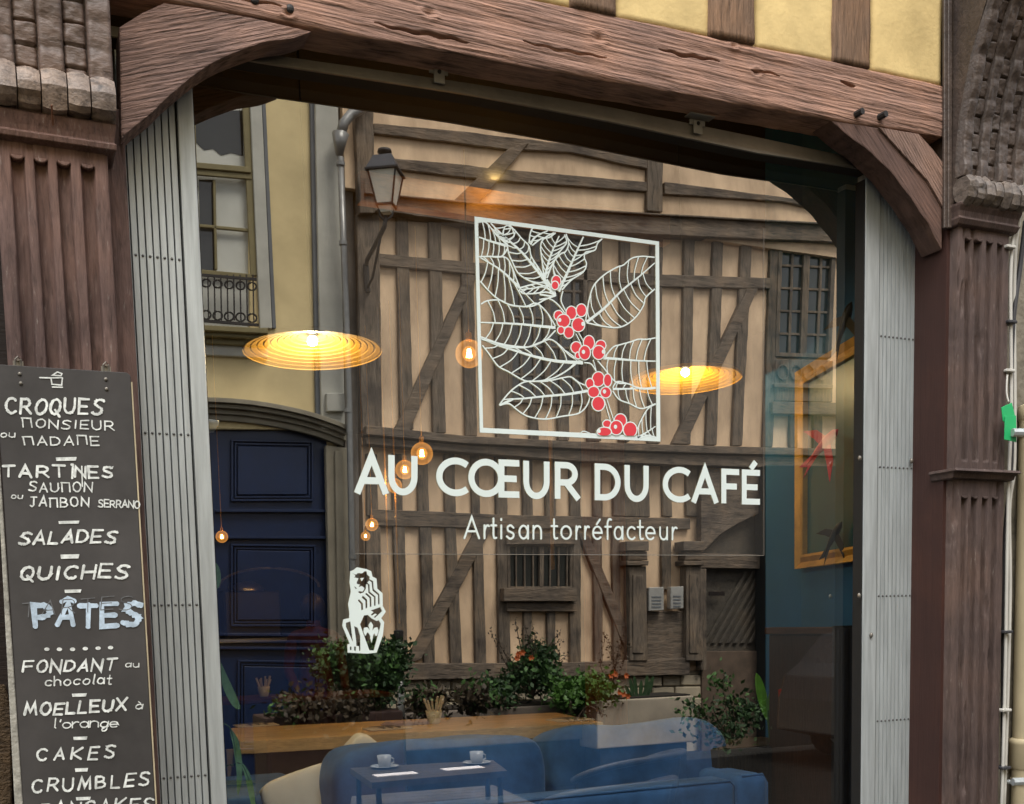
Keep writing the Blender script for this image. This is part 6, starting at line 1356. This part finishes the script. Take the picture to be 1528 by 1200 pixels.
foliage(s2, [(455, 1060, 48, 18, 5.2), (515, 1062, 30, 14, 5.2)], 650, 0.05, m_leafR); foliage(s2, [(440, 1062, 30, 12, 5.2)], 160, 0.05, m_leafM)
twigs(s1, (560, 1060), [(475, 965), (500, 958), (520, 968), (545, 962), (600, 985), (605, 1005), (480, 1000)], 5.3, 0.006, True, m_leafM)
twigs(s2, (470, 1075), [(412, 1040), (430, 1035), (450, 1038), (500, 1040), (530, 1048)], 5.2, 0.005)
s3 = shrub('low spreading bronze shrub mirrored behind the pot of sugar sticks', 680, 1065, 6.0)
foliage(s3, [(640, 1050, 30, 12, 6.0), (705, 1042, 36, 13, 6.0)], 620, 0.06, m_leafR); foliage(s3, [(720, 1035, 30, 12, 6.0), (635, 1045, 20, 8, 6.0)], 200, 0.05, m_leafM)
s4 = shrub('tall twiggy shrub with orange flowers mirrored in the middle', 795, 1060, 6.75)
foliage(s4, [(795, 1015, 46, 32, 6.75), (805, 985, 22, 34, 6.75), (740, 1035, 34, 16, 6.7)], 1100, 0.048, m_leafD); foliage(s4, [(800, 1000, 34, 30, 6.7)], 420, 0.05, m_leafM)
twigs(s4, (795, 1040), [(767, 925), (776, 934), (756, 950), (745, 970), (790, 950), (806, 928), (812, 940), (831, 944), (838, 955), (826, 970), (846, 975), (735, 940)], 6.7, 0.009)
s5 = shrub('bright green feathery shrub mirrored left of the tulips', 885, 1050, 6.5)
foliage(s5, [(850, 1035, 34, 18, 6.4), (885, 1030, 40, 20, 6.45)], 900, 0.05, m_leafB); foliage(s5, [(870, 1042, 50, 16, 6.5)], 500, 0.05, m_leafM)
twigs(s5, (860, 1075), [(850, 1050), (875, 1058), (892, 1066)], 6.2, 0.01)
twigs(s5, (915, 1020), [(900, 945), (912, 955), (922, 950), (930, 965), (940, 960), (905, 970)], 6.6, 0.006)
m_or = plain('orange_petal', (0.45, 0.10, 0.02), rough=0.6, bump=0)
fl = thing('orange_flowers', 'orange wallflowers mirrored among the shrubs of the planters', 'flowers', tuple(MI(PY(920, 1030, 6.5))))
for (x, y, Y_) in [(914, 1003, 6.5), (911, 1008, 6.5), (918, 1006, 6.5), (934, 1008, 6.5), (930, 1036, 6.25), (924, 1033, 6.25), (936, 1039, 6.25), (773, 976, 6.6), (779, 974, 6.6), (771, 982, 6.6), (792, 982, 6.6)]:
    p_ = MI(PY(x, y, Y_)); V = []; F = []
    for k in range(6):
        th = k * math.pi / 3; d_ = np.array([math.cos(th), 0.5, math.sin(th)]); e_ = np.array([-math.sin(th), 0, math.cos(th)]); i0 = len(V)
        V += [p_, p_ + d_ * 0.018 + e_ * 0.012, p_ + d_ * 0.034, p_ + d_ * 0.018 - e_ * 0.012]; F.append((i0, i0 + 1, i0 + 2, i0 + 3))
    mesh('blossom', V, F, m_or, fl)
tu = thing('tulip_clump', 'clump of upright dark green tulip leaves mirrored in the pale planter', 'plant', tuple(MI(PY(958, 1042, 6.45))))
for (x0, y0, x1, y1) in [(945, 1042, 940, 1012), (950, 1042, 946, 1008), (955, 1042, 957, 1014), (962, 1040, 966, 1006), (966, 1040, 975, 1008), (958, 1042, 970, 1016), (942, 1042, 932, 1022)]:
    leafblade([MI(PY(x0, y0, 6.45)), MI(PY((x0 + x1) / 2, (y0 + y1) / 2, 6.45)), MI(PY(x1, y1, 6.45))], 0.045, m_leafD, tu, nrm=(0, 1, 0.2))
s6 = shrub('sparse dark rose shrub mirrored above the black planter', 1085, 1110, 4.6)
foliage(s6, [(1075, 1085, 44, 24, 4.6), (1110, 1065, 34, 24, 4.6)], 280, 0.05, m_leafD); foliage(s6, [(1030, 1060, 14, 10, 4.6), (1070, 1018, 10, 10, 4.7), (1100, 1050, 30, 12, 4.6)], 90, 0.045, m_leafM)
twigs(s6, (1090, 1110), [(1018, 1045), (1030, 1055), (1048, 1060), (1060, 1045), (1075, 1005), (1100, 1040), (1130, 1050), (1110, 1070)], 4.6, 0.007, True, m_leafD)

MB().add([(-1.5, -7.2, 0.006), (12, -7.2, 0.006), (12, -2.2, 0.006), (-1.5, -2.2, 0.006)], [(0, 1, 2, 3)]).obj('shade_ground', plain('ground_shade', (0.012, 0.011, 0.010), spec=0.02, rough=1.0, var=0.3), kind='structure')  # near-black sheet added on the street: shade under the terrace put into colour
# ---- terrace: table with cups, chair, second table (mirrored in the lower middle)
m_tt = wood('terrace_top', (0.035, 0.03, 0.026), grain=(1, 8, 6), bump=0.3, contrast=0.35, rough=0.4)
ztt = 0.76
q4 = [PZ(555, 1168, ztt), PZ(757, 1150, ztt), PZ(735, 1134, ztt), PZ(522, 1146, ztt)]
tt = thing('terrace_table', 'dark slatted terrace table laid with coffee cups, mirrored in the blue sofa', 'table', tuple(MI(sum(q4) / 4) * np.array([1, 1, 0])))
for k in range(6):
    a_, b_ = lerp(q4[0], q4[3], k / 6), lerp(q4[1], q4[2], k / 6); c_, d_ = lerp(q4[0], q4[3], (k + 0.96) / 6), lerp(q4[1], q4[2], (k + 0.96) / 6)
    MB().prism([MI(a_), MI(b_), MI(d_), MI(c_)], (0, 0, -0.035)).obj('slat', m_tt, tt)
for p_ in q4:
    p_ = lerp(p_, sum(q4) / 4, 0.1); MB().tube([MI((p_[0], p_[1], ztt - 0.036)), MI((p_[0], p_[1], 0))], 0.016, 6).obj('leg', m_iron, tt)
def cup(px, py, lab, s=1.0):
    c = MI(PZ(px, py, ztt + 0.001)); t = thing('coffee_cup', lab, 'cup', tuple(c), 'coffee cups on the terrace table')
    MB().lathe(tuple(c), [(0, 0), (0.045, 0.0), (0.085, 0.012), (0.083, 0.015), (0.04, 0.006), (0, 0.006)], 24).obj('saucer', m_ceram, t, smooth=True)
    MB().lathe(tuple(c + np.array([0, 0, 0.0065])), [(0, 0), (0.028, 0.0), (0.036, 0.01), (0.042, 0.068 * s), (0.039, 0.068 * s), (0.03, 0.012), (0, 0.01)], 24).obj('cup', m_ceram, t, smooth=True)
    MB().tube([c + np.array([0.036, 0, 0.02]), c + np.array([0.058, 0, 0.03]), c + np.array([0.058, 0, 0.05]), c + np.array([0.038, 0, 0.06])], 0.005, 6).obj('handle', m_ceram, t)
m_ceram = plain('terrace_china', (0.30, 0.31, 0.31), rough=0.25, bump=0)
cup(574, 1146, 'white coffee cup on a saucer, left one mirrored on the blue cushion'); cup(711, 1140, 'white coffee cup on a saucer, right one mirrored on the blue cushion')
for (x, y, lab) in [(690, 1147, 'white paper napkin beside the right coffee cup on the terrace table'), (590, 1156, 'white paper napkin under the left coffee cup on the terrace table')]:
    c = MI(PZ(x, y, ztt + 0.001)); o = MB().box(c + np.array([-0.12, -0.05, 0]), c + np.array([0.12, 0.05, 0.004])).obj('paper_napkin', m_paper, None); o['label'] = lab; o['category'] = 'napkin'
ttt = thing('terrace_bench', 'dark grey slatted bench below the terrace table, mirrored at the bottom', 'bench', tuple(MI(PZ(650, 1195, 0.5)) * np.array([1, 1, 0])))
q5 = [PZ(520, 1215, 0.52), PZ(800, 1200, 0.52), PZ(735, 1171, 0.52), PZ(525, 1188, 0.52)]
for k in range(7):
    a_, b_ = lerp(q5[0], q5[3], k / 7), lerp(q5[1], q5[2], k / 7); c_, d_ = lerp(q5[0], q5[3], (k + 0.93) / 7), lerp(q5[1], q5[2], (k + 0.93) / 7)
    MB().prism([MI(a_), MI(b_), MI(d_), MI(c_)], (0, 0, -0.03)).obj('slat', wood('bench_slat_%d' % k, (0.07, 0.065, 0.06), grain=(1, 6, 6)), ttt)
for p_ in q5:
    p_ = lerp(p_, sum(q5) / 4, 0.1); MB().tube([MI((p_[0], p_[1], 0.489)), MI((p_[0], p_[1], 0))], 0.018, 6).obj('leg', m_iron, ttt)
m_wick = bpy.data.materials.new('black_wicker'); m_wick.use_nodes = True; t_ = m_wick.node_tree; L = t_.links.new; b_ = t_.nodes['Principled BSDF']
b_.inputs['Base Color'].default_value = (0.02, 0.02, 0.022, 1); b_.inputs['Roughness'].default_value = 0.45
ck = node(t_, 'ShaderNodeTexBrick'); ck.inputs['Scale'].default_value = 45; ck.inputs['Color1'].default_value = (1, 1, 1, 1); ck.inputs['Color2'].default_value = (0.8, 0.8, 0.8, 1); ck.inputs['Mortar'].default_value = (0, 0, 0, 1); ck.inputs['Mortar Size'].default_value = 0.06
sx2 = node(t_, 'ShaderNodeSeparateXYZ'); cb = node(t_, 'ShaderNodeCombineXYZ'); L(wpos(t_), sx2.inputs[0]); ad = node(t_, 'ShaderNodeMath', operation='ADD'); L(sx2.outputs[0], ad.inputs[0]); L(sx2.outputs[1], ad.inputs[1]); L(ad.outputs[0], cb.inputs[0]); L(sx2.outputs[2], cb.inputs[1]); L(cb.outputs[0], ck.inputs['Vector'])
bp_ = node(t_, 'ShaderNodeBump'); bp_.inputs['Strength'].default_value = 0.9; bp_.inputs['Distance'].default_value = 0.006; L(ck.outputs['Color'], bp_.inputs['Height']); L(bp_.outputs[0], b_.inputs['Normal'])
def tub(px, py, ztop, lab, ang):
    c = MI(PZ(px, py, ztop)); t = thing('wicker_chair', lab, 'chair', (c[0], c[1], 0), 'black wicker tub chairs')
    V = []; F = []; n = 30; rows = [(0.22, 0.40), (0.27, 0.45), (0.29, 0.55), (0.31, 0.65), (0.33, ztop - 0.03), (0.345, ztop)]
    for (r, z) in rows:
        for i in range(n):
            th = ang + math.radians(-115 + 230 * i / (n - 1)); dz3 = -0.14 * (abs(i / (n - 1) * 2 - 1) ** 2.5) * max(0, (z - 0.45) / 0.4); V.append((c[0] + r * math.cos(th), c[1] + r * math.sin(th), z + dz3))
    for j in range(len(rows) - 1):
        for i in range(n - 1): a_ = j * n + i; F.append((a_, a_ + 1, a_ + n + 1, a_ + n))
    o = mesh('woven_back', V, F, m_wick, t, smooth=True); so_ = o.modifiers.new('thick', 'SOLIDIFY'); so_.thickness = 0.025
    MB().tube(V[-n:], 0.02, 8).obj('rim', m_wick, t, smooth=True); MB().lathe((c[0], c[1], 0), [(0, 0.42), (0.25, 0.43), (0.26, 0.45), (0.25, 0.47), (0, 0.475)], 24).obj('seat', m_wick, t, smooth=True)
    for k in range(4):
        th = ang + math.pi / 4 + k * math.pi / 2; MB().tube([(c[0] + 0.2 * math.cos(th), c[1] + 0.2 * math.sin(th), 0.42), (c[0] + 0.26 * math.cos(th), c[1] + 0.26 * math.sin(th), 0)], 0.012, 6).obj('leg', m_iron, t)
tub(930, 1122, 0.84, 'black wicker tub chair mirrored in the right cushion, further one', math.radians(60)); tub(905, 1160, 0.80, 'black wicker tub chair mirrored in the right cushion, nearer one', math.radians(75))

# ---- parked car across the street
cyv = 5.5; tl = PY(1183, 1042, cyv + 1.55)
car = thing('parked_car', 'dark grey hatchback parked across the street, its tail lamp mirrored beside the curtain', 'car', tuple(MI((tl[0] + 1.9, tl[1] + 0.8, 0))))
m_car = plain('car_paint', (0.06, 0.063, 0.068), rough=0.25, metal=0.4, var=0.05, bump=0, spec=0.7)
x0 = tl[0] - 0.10; zs_ = tl[2]
side = [(0.0, 0.35), (0.02, 0.70), (0.10, 0.95), (0.28, 1.08), (0.55, 1.38), (1.0, 1.46), (1.9, 1.45), (2.5, 1.30), (3.0, 1.02), (3.7, 0.88), (3.95, 0.68), (3.98, 0.32), (3.5, 0.24), (0.5, 0.24)]
V = []; F = []; W_ = 1.68; n = len(side)
secs2 = [(0.0, 0.90, 0.05), (0.12, 1.0, 0.0), (W_ - 0.12, 1.0, 0.0), (W_, 0.90, 0.05)]
for (yo, k_, up) in secs2:
    for (x, z) in side: V.append(MI((x0 + 1.9 + (x - 1.99) * (0.97 if k_ < 1 else 1), cyv + yo + (0.14 * max(0, (z - 0.95)) * (1 if yo < 0.8 else -1)), 0.24 + (z - 0.24) * (0.97 if k_ < 1 else 1))))
for j in range(3):
    for i in range(n): F.append((j*n+i, j*n+(i+1) % n, (j+1)*n+(i+1) % n, (j+1)*n+i))
F += [tuple(range(n)), tuple(range(3*n, 4*n))]
mesh('body', V, F, m_car, car, bevel=0.02, bseg=2)
def cq(pts, mat, nm, yo=-0.02, th=0.02):
    MB().prism([MI((x0 + x, cyv + yo + 0.14 * max(0, z - 0.95), z)) for x, z in pts], (0, 0.012, 0)).obj(nm, mat, car)
cq([(0.42, 1.06), (0.68, 1.33), (1.0, 1.39), (1.0, 1.04)], m_glassd, 'side_window'); cq([(1.06, 1.04), (1.06, 1.39), (1.85, 1.38), (1.85, 1.02)], m_glassd, 'side_window'); cq([(1.92, 1.02), (1.92, 1.37), (2.3, 1.29), (2.75, 1.04)], m_glassd, 'side_window')
MB().prism([MI((x0 + x, cyv + y, z)) for x, y, z in [(0.22, 0.16, 1.06), (0.50, 0.2, 1.36), (0.50, W_ - 0.2, 1.36), (0.22, W_ - 0.16, 1.06)]], (-0.03, 0, 0.01)).obj('rear_window', m_glassd, car)
for s_ in (0, 1):
    y_ = cyv + (0.0 if s_ == 0 else W_ - 0.22); MB().box(MI((x0 - 0.03, y_ - 0.02, tl[2] - 0.11)), MI((x0 + 0.10, y_ + 0.20, tl[2] + 0.11))).obj('tail_lamp', plain('tail_red_%d' % s_, (0.30, 0.02, 0.02), rough=0.25, bump=0), car, bevel=0.03, bseg=2)
MB().box(MI((x0 - 0.04, cyv + 0.04, 0.34)), MI((x0 + 0.1, cyv + W_ - 0.04, 0.58))).obj('bumper', m_car, car, bevel=0.04, bseg=2)
MB().box(MI((x0 - 0.05, cyv + 0.6, 0.62)), MI((x0 - 0.02, cyv + 1.1, 0.73))).obj('number_plate', m_ceram, car)
for x in (0.72, 3.2):
    for y_ in (cyv - 0.0, cyv + W_ - 0.2):
        c = MI((x0 + x, y_, 0.31)); w_ = MB().lathe(tuple(c), [(0.12, -0.21), (0.29, -0.20), (0.31, -0.17), (0.31, -0.02), (0.29, 0.012), (0.19, 0.012)], 24, axis='y').obj('wheel', m_blk, car, smooth=True)
        MB().lathe(tuple(c), [(0.0, 0.006), (0.18, 0.0), (0.19, 0.015)], 10, axis='y').obj('rim', m_steel, w_)
